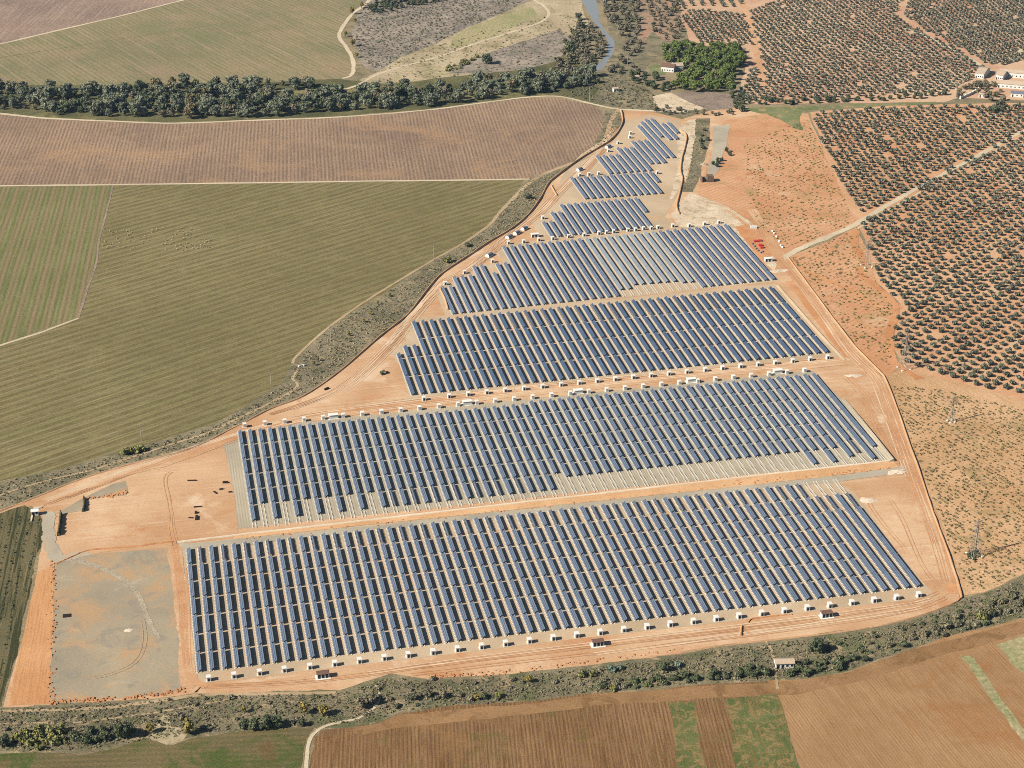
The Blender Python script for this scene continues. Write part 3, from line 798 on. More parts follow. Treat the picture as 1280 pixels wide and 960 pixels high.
ruts([(90, 705), (130, 715), (170, 745), (185, 790), (170, 830), (110, 850), (80, 830), (85, 760)], 1, 9.0, M['pad_rut'], 'faint orange wheel ruts on the grey yard', 0.3, 10, 3.0)
ruts([(870, 250), (915, 262), (945, 285), (960, 310), (980, 330)], 8, 4.0, M['rut'], 'reddish wheel ruts in the work yard', 0.5, 11, 2.0)
ruts([(1060, 470), (1090, 500), (1112, 550), (1125, 580)], 6, 5.0, M['rut'], 'reddish wheel ruts on the right earth triangle', 0.4, 12, 2.0)
ruts([(1100, 620), (1130, 660), (1160, 710), (1175, 735)], 2, 6.0, M['rut'], 'reddish wheel ruts right of the front block', 0.4, 13, 2.5)
# banks and kerbs
strip('bank_face', [(292, 672), (460, 653.5), (640, 634), (800, 616.5), (960, 598.5), (1060, 587), (1120, 580)], [3.2, 4.2, 5.5, 7, 8.5, 8.5, 7], M['bank'], 'orange bank face below the second block', 'ground', amp=0.1, wvar=0.04)
berm('pale_kerb', [(222, 678), (292, 669.5), (460, 650.5), (640, 629.5), (800, 611.5), (960, 593), (1060, 582), (1117, 575.4)], 1.5, 0.45, M['white_line'], 'long pale kerb along the near edge of the second block', 'kerb', top=0.5)
berm('earth_berm', [(1056, 500), (1076, 525), (1096, 551), (1119, 581)], [1.6, 2.4, 3.0], [0.35, 1.1, 1.7], M['berm'], 'steep earth bank at the right end of the second block', 'bank', sub=10) if False else None


def bank(name, px, w, h, mat, label):
    """one-sided bank: level top on the left, dropping steeply to the right"""
    pts = spline(gl(px), 10)
    n = len(pts)
    d = np.gradient(pts, axis=0)
    d /= np.linalg.norm(d, axis=1)[:, None]
    nr = np.stack([d[:, 1], -d[:, 0]], 1)
    if nr[0][0] < 0:
        nr = -nr
    hh = np.interp(np.linspace(0, 1, n), np.linspace(0, 1, len(h)), h)
    Vs = np.zeros((n, 4, 3))
    for k, (o, z) in enumerate(((-w, -0.03), (-0.5, 0.9), (0.0, 1.0), (0.55, -0.03))):
        Vs[:, k, :2] = pts + nr * o
        Vs[:, k, 2] = hh * z if z > 0 else z
    Fs = [(i * 4 + k, i * 4 + 4 + k, i * 4 + 5 + k, i * 4 + 1 + k) for i in range(n - 1) for k in range(3)]
    Fs += [(3, 2, 1, 0), ((n - 1) * 4, (n - 1) * 4 + 1, (n - 1) * 4 + 2, (n - 1) * 4 + 3)]
    return tag(link(name, np_mesh(name, Vs.reshape(-1, 3), Fs, mat)), label, 'bank')


bank('earth_bank', [(1056, 499), (1076, 524), (1096, 550), (1117, 577)], 3.0, [0.25, 0.9, 1.4, 1.7], M['gravelB'], 'steep earth bank with dark shadow right of the second block')
bank('earth_bank', [(973, 357), (1000, 388), (1030, 422), (1057, 450)], 2.0, [0.5, 0.6, 0.6, 0.4], M['gravel'], 'long low bank right of the third block')
LEFTLINE = [(776, 138), (778, 154), (764, 175), (727, 198), (694, 222), (684, 232), (675, 249), (660, 269), (640, 286), (613, 302), (586, 320), (553, 342), (536, 360), (509, 394), (475, 421), (425, 464), (380, 495), (339, 511), (292, 535), (235, 562), (168, 579), (101, 599), (34, 626), (-10, 642)]
berm('shadow_line_berm', LEFTLINE, 1.4, [1.3, 1.3, 1.2, 1.1, 1.0, 0.6, 0.4, 0.4], M['berm'], 'earth berm added to cast the dark ditch line along the left perimeter', 'berm', sub=5)  # raised berm in place of a sunken ditch, added for its shadow line
RIGHTLINE = [(985, 322), (1011, 357), (1048, 407), (1072, 437), (1098.6, 464), (1108.6, 478), (1125, 521), (1135.5, 552), (1149, 589), (1166, 640), (1186, 694), (1201, 741), (1199, 750), (1184, 757.6), (1135, 774), (1065, 788), (974, 799), (894, 808), (850, 816)]
berm('shadow_line_berm', RIGHTLINE, 1.1, [0.7, 0.8, 0.8, 0.8, 0.9, 0.9, 0.5, 0.4, 0.4], M['berm'], 'earth berm added to cast the dark line along the right and front perimeter', 'berm', sub=5)  # added likewise, so that its shadow draws the dark perimeter line
berm('shadow_line_berm', [(850, 163), (858, 170), (856, 185), (852, 200), (851, 215), (853, 225), (850, 240), (846, 258), (849, 268)], 1.6, 1.1, M['berm'], 'thin winding earth berm right of the top solar rows', 'berm')
berm('drain_berm', [(926, 795), (926.5, 787), (927, 783)], 1.2, 0.9, M['dark_orange'], 'short upright drain berm behind the front kiosks', 'berm')
berm('drain_berm', [(935, 778.5), (938, 775), (944, 773), (970, 770), (990, 768)], 1.0, 0.5, M['dark_orange'], 'thin hooked drain berm by the front kiosks', 'berm')
berm('drain_berm', [(550, 362), (556, 374), (560, 388)], 1.2, 1.2, M['berm'], 'short straight earth berm at the left end of the fourth block', 'berm')
berm('drain_berm', [(689, 232), (692, 238), (696, 245)], 1.0, 1.0, M['berm'], 'tiny earth berm beside the far perimeter curve', 'berm')
berm('cut_edge', [(70, 705), (88, 697), (112, 688), (160, 684), (216, 677)], 1.4, 0.5, M['dark_orange'], 'low orange cut edge above the grey yard', 'bank')
berm('soil_heap', [(76, 643), (75, 656), (73, 670)], 1.5, 2.2, M['left_green'], 'dark soil heap line left of the orange platform', 'heap')
berm('soil_heap', [(105, 624), (105.5, 632), (104, 640)], 1.5, 1.8, M['left_green'], 'dark short soil heap at the platform corner', 'heap')
def heap(px, py, r, h, mat, label, name='spoil_heap', sx=1.6):
    n, rings = 14, 4
    g = G(px, py)
    vs, fs = [], []
    r_ = np.random.default_rng(int(px * 7 + py))
    for k in range(rings):
        t = k / (rings - 1)
        for i in range(n):
            a = 2 * math.pi * i / n
            q = r * (1 - t * 0.85) * (1 + r_.normal(0, 0.3 if k == 0 else 0.2))
            vs.append((q * math.cos(a) * sx, q * math.sin(a), -0.05 if k == 0 else h * (t ** 0.8) * (1 + r_.normal(0, 0.1))))
    for k in range(rings - 1):
        for i in range(n):
            j = (i + 1) % n
            fs.append((k * n + i, k * n + j, (k + 1) * n + j, (k + 1) * n + i))
    vs.append((0, 0, h))
    for i in range(n):
        fs.append(((rings - 1) * n + i, (rings - 1) * n + (i + 1) % n, rings * n, -1))
    return tag(link(name, np_mesh(name, vs, fs, mat), None, (g[0], g[1], 0), 0.2), label, 'heap')


heap(972, 339, 2.4, 0.8, M['white_soil'], 'long white spoil heap right of the fourth block', sx=3.0)
heap(1122, 590, 3.0, 0.7, M['white_soil'], 'white spoil heap at the right corner of the service road', sx=1.8)
heap(1086, 626, 3.2, 0.6, M['white_soil'], 'pale spoil heap beside the last front row', sx=1.4)
heap(160, 788, 1.6, 0.4, M['white_soil'], 'small pale sand heap on the grey yard', sx=1.5)
heap(880, 206, 2.5, 1.5, M['pad'], 'grey rubble heap beside the ditch', sx=1.2)
heap(1066, 470, 2.6, 0.6, M['white_soil'], 'pale gravel heap at the right of the second block', sx=2.0)

# ------------------------------------------------------------------ solar tables
MP = {
    'striped': panel_mat('striped_module_glass', (0.056, 0.070, 0.093), (0.072, 0.088, 0.114), 0.3, 0.4),
    'blue': panel_mat('plain_blue_module_glass', (0.028, 0.042, 0.067), (0.038, 0.053, 0.081), 0.3, 0.38),
    'framed': panel_mat('framed_module_glass', (0.038, 0.048, 0.070), (0.048, 0.060, 0.085), 0.3, 0.38, 1.7, 0.09),
    'grey': panel_mat('grey_thin_film_glass', (0.10, 0.112, 0.12), (0.118, 0.13, 0.138), 0.3, 0.45),
}
M['alu'] = plain('galvanised_steel', (170, 172, 175), 0.5, 0.4, 0.6)
M['back'] = plain('bounce_cut_back_sheet', (60, 62, 68), 0.8, 0.1)  # module undersides darkened to keep bounced light out of the row shadows
M['frame_sun_block'] = plain('dark_frame_and_sun_block', (60, 68, 84), 0.6, 0.3)  # frame colour, shared by the bars added to block sun in the gaps
M['concrete'] = plain('concrete_footing', (252, 244, 226), 0.9, 0.1)
M['white'] = plain('white_render', (248, 243, 230), 0.7, 0.2, grain=0.04)
M['door'] = plain('dark_door', (40, 40, 44), 0.6, 0.2)
M['vent'] = plain('pale_grey_louvre', (214, 208, 198), 0.6, 0.2)
M['brown_roof'] = plain('brown_tile_roof', (128, 98, 84), 0.9, 0.1)
M['grey_roof'] = plain('grey_sheet_roof', (120, 124, 134), 0.6, 0.3)
M['pale_roof'] = plain('pale_tile_roof', (206, 182, 154), 0.9, 0.1)
M['dark_wood'] = plain('dark_timber', (62, 48, 40), 0.9, 0.1)
M['red'] = plain('red_tarpaulin', (214, 70, 60), 0.7, 0.2)
M['stone'] = plain('brown_rubble_stone', (128, 108, 92), 1.0, 0.0, grain=0.3)
M['galv'] = plain('grey_pylon_steel', (178, 166, 148), 0.6, 0.3)
M['pole'] = plain('pale_timber_pole', (196, 186, 168), 0.9, 0.1)
TILT = math.radians(33)
CX, CZ = math.cos(TILT), math.sin(TILT)
Z0 = 0.45


def slab(mb, s0, s1, y0, y1, t=0.05, m=0, back=1):
    n = (-CZ * t, CX * t)
    c = []
    for (dx, dz) in ((-n[0], -n[1]), (0, 0)):
        for (s, y) in ((s0, y0), (s1, y0), (s1, y1), (s0, y1)):
            c.append((s * CX + dx, y, Z0 + s * CZ + dz))
    mb.add(c, [(4, 5, 6, 7), (0, 1, 5, 4), (1, 2, 6, 5), (2, 3, 7, 6), (3, 0, 4, 7)], m)
    return mb.add(c, [(3, 2, 1, 0)], back)


STRIPS = {'striped': [(0.0, 0.54), (0.74, 1.28), (1.48, 2.02)], 'blue': [(0.0, 1.0), (1.03, 2.03)], 'framed': [(0.0, 0.99), (1.06, 2.05)], 'grey': [(0.0, 2.05)]}


def frame_mb(L, m=0):
    mb = MB()
    for s in (0.64, 1.38):  # bars added beneath the strip gaps to stop sun streaking the row shadows
        for e in (0,):
            n_ = 0.13
            mb.hexa([((s + d_) * CX + q_ * CZ, y_, Z0 + (s + d_) * CZ - q_ * CX) for q_ in (0.13, 0.04) for (d_, y_) in ((-n_, 0.02), (n_, 0.02), (n_, L - 0.02), (-n_, L - 0.02))], m)
    for s in (0.30, 1.0, 1.72):
        mb.box(s * CX - 0.04, s * CX + 0.04, 0.05, L - 0.05, Z0 + s * CZ - 0.16, Z0 + s * CZ - 0.08, m)
    n = max(2, int(round(L / 2.6)))
    for k in range(n + 1):
        y = 0.25 + (L - 0.5) * k / n
        mb.box(0.14, 0.22, y - 0.04, y + 0.04, 0.1, Z0 + 0.05, m)
        mb.box(1.40, 1.48, y - 0.04, y + 0.04, 0.1, Z0 + 0.82, m)
        mb.bar((0.1, y, Z0 - 0.1), (1.62, y, Z0 + 1.9 * CZ - 0.12), 0.035, m)
    return mb


def foot_mb(L, m=0):
    mb = MB()
    n = int(round(L / 1.17))
    for k in range(n + 1):
        y = L * k / n
        mb.box(-0.42, 0.16, y - 0.27, y + 0.27, 0.0, 0.34, m, 0.03)
        mb.box(1.22, 1.70, y - 0.24, y + 0.24, 0.0, 0.30, m, 0.03)
    return mb


_cache = {}


def tbl_meshes(kind, L, narrow=False):
    key = (kind, round(L, 1), narrow)
    if key not in _cache:
        st = STRIPS[kind]
        if narrow:
            st = st[1:2]
        ms = []
        for (s0, s1) in st:
            ms.append(slab(MB(), s0, s1, 0.0, L).mesh('module_strip', [MP[kind], M['back']]))
        _cache[key] = (ms, frame_mb(L).mesh('support_frame', [M['frame_sun_block']]), foot_mb(L).mesh('footing_line', [M['concrete']]))
    return _cache[key]


def tbl_arrays(kind, L, narrow=False):
    mb = MB()
    st = STRIPS[kind][1:2] if narrow else STRIPS[kind]
    for (s0, s1) in st:
        slab(mb, s0, s1, 0.0, L, m=0, back=3)
    for src, mm in ((frame_mb(L), 1), (foot_mb(L), 2)):
        mb.add(src.v, [[i for i in q if i >= 0] for q in src.f], mm)
    return mb.arr()


PITCHR = 5.04


def table(kind, a, b_, L, label, group, narrow=False, nm='solar_table', z=0.16):
    p = W(a, b_)
    root = link(nm, None, None, (p[0], p[1], z), ROWROT)
    root.empty_display_size = 1.0
    tag(root, label, 'solar table', group)
    ms, fr, ft = tbl_meshes(kind, L, narrow)
    for m_ in ms:
        link('module_strip', m_, root)
    link('support_frame', fr, root)
    o = link('footing_line', ft, root, (0, 0, -0.12))
    o['kind'] = 'stuff'
    return root


def label_table(j, i, block, look='striped'):
    return '%s solar table, %s from near end, %s row from left, %s block' % (look, ordinal(j), ordinal(i), block)


rest = {}          # joined tables beyond the 300 nearest: key -> places


def rest_add(kind, a, b_, L, narrow):
    p = W(a, b_)
    rest.setdefault((kind, round(L, 2), narrow), []).append((p[0], p[1], 0.12, ROWROT, (1, 1, 1)))


foot_lines = []    # bare footing lines: (a, b0, b1)
# --- front block: 62 rows of seven tables
NA = 62
count = 0
LA = 13.96
for j in range(7):
    for i in range(NA):
        a = -1.3 + 5.042 * i
        last4 = i >= NA - 4
        L = LA - (0.12 if last4 else 0.9)
        nar = False
        if last4:
            if j == 6:
                foot_lines.append((a, 691, 705))
                continue
            if j == 5 and i != NA - 2:
                nar = True
        elif j == 6 and i % 2 == 1:
            nar = True
        b_ = 605.6 + LA * j
        if nar:
            foot_lines.append((a, b_, b_ + L))
        if count < 300 and not nar:
            table('striped', a, b_, L, label_table(j + 1, i + 1, 'front'), 'solar tables of the front block')
            count += 1
        else:
            rest_add('striped', a, b_, L, nar)
# --- second block
for i in range(62):
    a = 29.4 + 5.05 * i
    if i < 30:
        top, Lp = 813.6, 15.45
        for j in range(6):
            b_ = top - Lp * (j + 1) + 0.9
            if j == 5:
                odd = i % 2 == 1
                if (odd and i <= 11) or i == 29:
                    foot_lines.append((a, 716, b_ + Lp - 1.2))
                    continue
                foot_lines.append((a, 716, b_ - 0.4))
                if odd and i < 26:
                    rest_add('striped', a, b_, Lp - 0.9, True)
                    foot_lines.append((a, b_, b_ + Lp - 1))
                    continue
            rest_add('striped', a, b_, Lp - 0.9, False)
    elif i < 58:
        top, Lp = 815.6 + (i - 30) * 0.05, 13.93
        nt_ = 7 if i in (54, 56) else 6
        for j in range(nt_):
            rest_add('striped', a, top - Lp * (j + 1) + 0.9, Lp - 0.9, False)
        foot_lines.append((a, 717, top - Lp * nt_ + 0.3))
    else:
        ends = {58: 724.0, 59: 741.0, 60: 719.5, 61: 731.5}
        b1, b0 = 817.0, ends[i]
        nseg = 6
        Ls = (b1 - b0) / nseg
        for j in range(nseg):
            rest_add('striped', a, b1 - Ls * (j + 1), Ls - 0.12, False)
        if i == 59:
            rest_add('striped', a, b0 - 14, 13.8, True)
        foot_lines.append((a, 718, b0 - 0.4))
VS, FS, MS, n0 = [], [], [], 0
for key, places in rest.items():
    v_, f_, m_ = replicate(tbl_arrays(*key), places)
    VS.append(v_)
    FS.append(np.where(f_ >= 0, f_ + n0, -1))
    MS.append(m_)
    n0 += len(v_)
o = link('solar_tables', np_mesh('solar_tables', np.concatenate(VS), np.concatenate(FS), [MP['striped'], M['frame_sun_block'], M['concrete'], M['back']], np.concatenate(MS)))
tag(o, 'rows of striped solar tables filling the second block and far part of front block', 'solar tables', None, 'stuff')
# --- third block: plain blue, four long tables per row
NC = 47
for i in range(NC):
    t = i / (NC - 1)
    a = 122.0 + 5.06 * i
    bn = 836.7 + 5.5 * t
    Lp = 23.7 + 0.35 * t
    for j in range(4):
        b_ = bn + Lp * j
        L = Lp - 1.1
        nar = False
        if i < 3:
            if j == 3 or (j == 2 and i == 0):
                if j == 2:
                    L = 5.0
                else:
                    continue
            if j == 2 and i > 0:
                L = 14.0
        elif j == 3 and i % 2 == 0:
            nar = True
        table('blue', a, b_, L, label_table(j + 1, i + 1, 'third', 'plain blue'), 'solar tables of the third block', nar, 'long_solar_table')


# --- far blocks: long rows of tables set end to end
def solar_row(kind, a, b0, b1, label, group, seg=13.6):
    p = W(a, b0)
    root = link('solar_row', None, None, (p[0], p[1], 0.12), ROWROT)
    tag(root, label, 'solar row', group)
    n = max(1, int(round((b1 - b0) / seg)))
    L = (b1 - b0) / n
    for k in range(n):
        mb = MB()
        for (s0, s1) in STRIPS[kind]:
            slab(mb, s0, s1, 0.0, L - 0.16)
        link('panel_bank', _get(('pb', kind, round(L, 1)), lambda: mb.mesh('panel_bank', [MP[kind], M['back']])), root, (0, k * L, 0))
    link('support_frame', _get(('fr', round(b1 - b0)), lambda: frame_mb(b1 - b0).mesh('support_frame', [M['frame_sun_block']])), root)
    f_ = link('footing_line', _get(('ft', round(b1 - b0)), lambda: foot_mb(b1 - b0).mesh('footing_line', [M['concrete']])), root, (0, 0, -0.12))
    f_['kind'] = 'stuff'
    return root


def _get(k, fn):
    if k not in _cache:
        _cache[k] = fn()
    return _cache[k]


ND = 41
for i in range(ND):
    t = i / (ND - 1)
    a = 162.0 + 4.985 * i
    bn = 937.4 + 11.4 * t
    nt_ = {0: 3, 1: 3, 2: 4, 3: 4, 4: 4, 5: 5, 6: 5, 7: 4, 8: 5, 9: 5}.get(i, 7)
    far = bn + 13.65 * nt_
    kind = 'framed'
    if 21 <= i <= 30:
        kind = 'grey'
        nb = ab(770, 364)[1] if i < 23 else ab(812, 356)[1] + 0.2 if i < 29 else ab(852, 355)[1]
        foot_lines.append((a, bn, nb - 0.4))
        bn = nb
    solar_row(kind, a, bn, far, '%s solar row, %s from the left of the fourth block' % ('plain grey' if kind == 'grey' else 'framed blue', ordinal(i + 1)), 'solar rows of the fourth block')
for i in range(16):
    t = i / 15.0
    a = 246.2 + 4.76 * i
    bn = 1046.0 + 5.7 * t
    fr_ = 1074.0 if i < 2 else 1090.3 if i < 4 else 1103.0 + 2.8 * t
    if i == 15:
        bn = 1078.0
    solar_row('framed', a, bn, fr_, 'framed blue solar row, %s from the left of the fifth block' % ordinal(i + 1), 'solar rows of the fifth block', 14.5)
for i in range(13):
    a = 285.0 + 4.78 * i
    solar_row('framed', a, 1111.5 if i < 12 else 1134.0, 1156.0, 'framed blue solar row, %s from the left of the sixth block' % ordinal(i + 1), 'solar rows of the sixth block', 14.8)
zx = lambda x, y: (700 + x / 7.53, 140 + y / 7.53)
GP = [((340, 425), (485, 590)), ((405, 420), (550, 585)), ((470, 415), (615, 580)), ((530, 410), (675, 575)), ((540, 350), (740, 570)), ((605, 348), (800, 565)), ((665, 345), (865, 560)),
      ((675, 285), (875, 497)), ((740, 280), (935, 492)), ((800, 275), (1000, 487)), ((720, 140), (1020, 440)), ((750, 105), (1080, 438)), ((790, 80), (950, 245)), ((850, 75), (1035, 270)), ((950, 120), (1100, 265)), ((1010, 110), (1115, 207))]
for i, (p, q) in enumerate(GP):
    a0, b1 = ab(*zx(*p))
    a1, b0 = ab(*zx(*q))
    solar_row('framed', 314.4 + 4.87 * i, b0, b1, 'framed blue solar row, %s from the left of the topmost block' % ordinal(i + 1), 'solar rows of the topmost block', 13.8)
# bare footings
mb = MB()
for (a, b0, b1) in foot_lines:
    n = int((b1 - b0) / 1.17)
    for k in range(n + 1):
        for off in (0.0, 1.46):
            p = W(a + off, b0 + 1.17 * k)
            mb.box(p[0] - 0.24, p[0] + 0.24, p[1] - 0.24, p[1] + 0.24, 0.0, 0.42, 0, 0.03)
tag(link('bare_footings', mb.mesh('bare_footings', [M['concrete']])), 'lines of bare pale concrete footings where no panels stand yet', 'footings', None, 'stuff')

# ------------------------------------------------------------------ kiosks, transformer stations
kb = MB()
kb.box(-0.85, 0.85, 0, 1.9, 0, 2.0)
KBODY = kb.mesh('body', [M['white']])
kr = MB()
kr.box(-0.97, 0.97, -0.12, 2.02, 2.0, 2.16, 0, 0.04)
KROOF = kr.mesh('roof', [M['white']])
kd = MB()
kd.box(-0.42, 0.42, -0.05, 0.0, 0.1, 1.55)
KDOOR = kd.mesh('door', [M['door']])
KLOUV = MB().box(-0.35, 0.35, -0.05, 0.0, 0.5, 1.6).mesh('vent', [M['vent']])
KBASE = MB().box(-1.05, 1.05, -0.2, 2.1, -0.05, 0.14).mesh('plinth', [M['concrete']])


def kiosk(px, py, label, group, door=True):
    g = G(px, py)
    r = link('inverter_kiosk', None, None, (g[0], g[1], 0.1), ROWROT)
    tag(r, label, 'kiosk', group)
    link('body', KBODY, r)
    link('roof', KROOF, r)
    link('plinth', KBASE, r)
    if door:
        link('door', KDOOR, r)
    else:
        link('vent', KLOUV, r)
    return r


KA = [258.3, 290.2, 322, 353, 385, 416, 447, 478, 508, 539, 569.4, 599.5, 629.6, 659.5, 689.3, 718.8, 748, 777.5, 806.7, 835.7, 864.6, 893.2, 921.8, 950, 978.4, 1007, 1035, 1062.7, 1090.6, 1118.6, 1146.3]
for k, x in enumerate(KA):
    y = 852.5 + (747.5 - 852.5) * (x - KA[0]) / (KA[-1] - KA[0])
    kiosk(x + 2.8, y, 'white inverter kiosk with dark door, %s from left along the front edge' % ordinal(k + 1), 'kiosks along the front edge')
KB = [303.75, 329, 353.9, 378, 402, 427, 451, 475, 499, 522.5, 546.6, 570.5, 594, 617.3, 641, 664, 687.6, 711, 734, 756.6, 779.4, 802.3, 825, 847.5, 870.4, 892.5, 915, 937.2, 959.7, 982, 1003.8]
for k, x in enumerate(KB):
    y = 535 + (466 - 535) * (x - KB[0]) / (KB[-1] - KB[0])
    kiosk(x + 2.3, y, 'white inverter kiosk, %s from left behind the second block' % ordinal(k + 1), 'kiosks behind the second block', False)
KC = [528, 559.5, 583.6, 606.6, 630, 653.3, 676.5, 699.6, 722.5, 745, 767.5, 790, 812, 834.5, 857, 880, 901.5, 924, 946, 967.5, 989.4, 1011, 1033]
for k, x in enumerate(KC):
    y = 501.5 + (449.5 - 501.5) * (x - KC[0]) / (KC[-1] - KC[0])
    kiosk(x + 2.2, y, 'white inverter kiosk with dark door, %s from left before the third block' % ordinal(k + 1), 'kiosks before the third block')
KD = [(691.5, 300.5), (711, 298), (730.5, 296), (749, 294), (758.5, 293), (767.5, 292), (785.5, 290), (795, 289.5), (805, 288), (814.5, 287.5), (823, 286.5), (841.5, 284.5)]
for k, (x, y) in enumerate(KD):
    kiosk(x, y, 'small white kiosk, %s from left between fourth and fifth blocks' % ordinal(k + 1), 'kiosks between fourth and fifth blocks')
KE = [(842, 285.5), (861, 284), (880, 282.5), (898, 280)]
for k, (x, y) in enumerate([(843, 286.5), (862, 284.2), (881, 282), (899, 280)][1:]):
    kiosk(x, y, 'small white kiosk, %s from left behind the right end of the fourth block' % ordinal(k + 1), 'kiosks behind the fourth block')
for (x, y, lb) in [(557, 357, 'small white kiosk at the left end of the fourth block'), (581, 343, 'small white kiosk behind the third step of the fourth block'), (616, 329, 'small white kiosk beside the barrel roofed hut of the fourth block'),
                   (636, 306, 'small white kiosk behind the seventh table step of the fourth block'), (655, 304.5, 'small white kiosk second behind the fourth block beside the barrel huts'), (674, 302, 'small white kiosk left of the fifth block front row'),
                   (679, 274.5, 'small white kiosk at the upper left of the fifth block'), (725, 221, 'small white kiosk, left one of three behind the sixth block'), (736.5, 220, 'small white kiosk, middle one of three behind the sixth block'), (748.5, 219, 'small white kiosk, right one of three behind the sixth block'),
                   (761, 190.5, 'small white kiosk below the top barrel roofed hut'), (773, 180.5, 'small white kiosk above the top barrel roofed hut'), (787.5, 173.5, 'small white kiosk, lower one left of the topmost rows'), (788.5, 168.5, 'small white kiosk, upper one left of the topmost rows'), (822, 218, 'small white kiosk alone right of the sixth block')]:
    kiosk(x, y, lb, 'small kiosks around the far blocks')

TB = MB().box(-2.3, 2.3, 0, 2.3, 0, 2.25).mesh('body', [M['white']])
TR = MB()
TR.hexa([(-2.6, -0.35, 2.25), (2.6, -0.35, 2.25), (2.6, 2.6, 2.25), (-2.6, 2.6, 2.25), (-2.3, 0.9, 2.75), (2.3, 0.9, 2.75), (2.3, 1.4, 2.75), (-2.3, 1.4, 2.75)])
TRM = TR.mesh('roof', [M['brown_roof']])
TD = MB().box(-0.5, 0.5, -0.06, 0.0, 0.15, 1.9).mesh('door', [M['door']])
TP = MB().box(-3.0, 3.0, -0.9, 2.9, -0.05, 0.16).mesh('plinth', [M['concrete']])
for (x, y, lb) in [(404, 848.5, 'left one of three along the front edge'), (748, 808.5, 'middle one of three along the front edge'), (1034, 772.5, 'right one of three along the front edge')]:
    g = G(x, y)
    r = tag(link('transformer_station', None, None, (g[0], g[1], 0.1), ROWROT), 'white transformer station with three dark doors, ' + lb, 'station', 'transformer stations along the front edge')
    link('body', TB, r)
    link('roof', TRM, r)
    link('plinth', TP, r)
    for dx in (-1.5, 0, 1.5):
        link('door', TD, r, (dx, 0, 0))
for k, (x, y) in enumerate([(416.5, 521.5), (583.5, 504.5), (722, 490.5), (863, 476.5), (971, 465.5)]):
    g = G(x, y)
    r = tag(link('transformer_station', None, None, (g[0], g[1], 0.1), ROWROT + math.pi), 'white transformer station, %s from left on the service road between blocks' % ordinal(k + 1), 'station', 'transformer stations on the service road')
    link('body', TB, r)
    link('roof', _get('wr', lambda: (lambda m_: (m_.hexa([(-2.6, -0.35, 2.25), (2.6, -0.35, 2.25), (2.6, 2.6, 2.25), (-2.6, 2.6, 2.25), (-2.3, 0.9, 2.75), (2.3, 0.9, 2.75), (2.3, 1.4, 2.75), (-2.3, 1.4, 2.75)]), m_)[1])(MB()).mesh('roof', [M['white']])), r)
    link('plinth', TP, r)
    for dx in (-1.5, 0, 1.5):
        link('door', TD, r, (dx, 0, 0))


def barrel(x, y, rz, label, Lh=4.6):
    g = G(x, y)
    r = tag(link('barrel_hut', None, None, (g[0], g[1], 0.1), rz), label, 'hut', 'barrel roofed huts along the left track')
    n, R = 9, 1.45
    mb = MB()
    vs, fs = [], []
    for e in (0.15, Lh - 0.15):
        for k in range(n):
            a = math.pi * k / (n - 1)
            vs.append((R * math.cos(a), e, 0.9 + R * 0.85 * math.sin(a)))
    fs = [(k + 1, k, n + k, n + k + 1) for k in range(n - 1)]
    mb.add(vs, fs)
    link('roof', mb.mesh('roof', [M['grey_roof']]), r)
    wb = MB()
    for e0, e1 in ((0.0, 0.15), (Lh - 0.15, Lh)):
        pts = [(R * math.cos(math.pi * k / (n - 1)), 0.9 + R * 0.9 * math.sin(math.pi * k / (n - 1))) for k in range(n)]
        prof = [(R, 0.0)] + pts + [(-R, 0.0)]
        q = len(prof)
        wb.add([(px_, e0, z_) for px_, z_ in prof] + [(px_, e1, z_) for px_, z_ in prof],
               [(0, k, k + 1) for k in range(1, q - 1)] + [(q, q + k + 1, q + k) for k in range(1, q - 1)] + [(k, q + k, q + (k + 1) % q, (k + 1) % q) for k in range(q)])
    link('end_wall', wb.mesh('end_wall', [M['white']]), r)
    sw = MB()
    sw.box(-R, -R + 0.12, 0.15, Lh - 0.15, 0, 0.9)
    sw.box(R - 0.12, R, 0.15, Lh - 0.15, 0, 0.9)
    link('side_wall', sw.mesh('side_wall', [M['white']]), r)
    return r


ba = ang((632, 299), (662, 283)) - math.pi / 2
barrel(634, 299, ba, 'grey barrel roofed hut, nearest of three in a line by the left track')
barrel(643.5, 294, ba, 'grey barrel roofed hut, middle of three in a line by the left track')
barrel(653, 288.5, ba, 'grey barrel roofed hut, farthest of three in a line by the left track')
barrel(609, 322, ba, 'grey barrel roofed hut alone behind the fourth block', 5.2)
barrel(722, 214.5, ba, 'grey barrel roofed hut alone left of the sixth block', 5.0)
barrel(758, 186, ba, 'grey barrel roofed hut highest along the left track', 5.0)
for (x, y, lb) in [(669, 297, 'white transformer station with dark doors beside the fifth block'), (961, 327.5, 'white site cabin with dark door at the farm road corner')]:
    g = G(x, y)
    r = tag(link('site_cabin', None, None, (g[0], g[1], 0.1), ROWROT), lb, 'cabin')
    link('body', TB, r)
    link('roof', _cache['wr'], r)
    for dx in (-1.5, 0.6):
        link('door', TD, r, (dx, 0, 0))

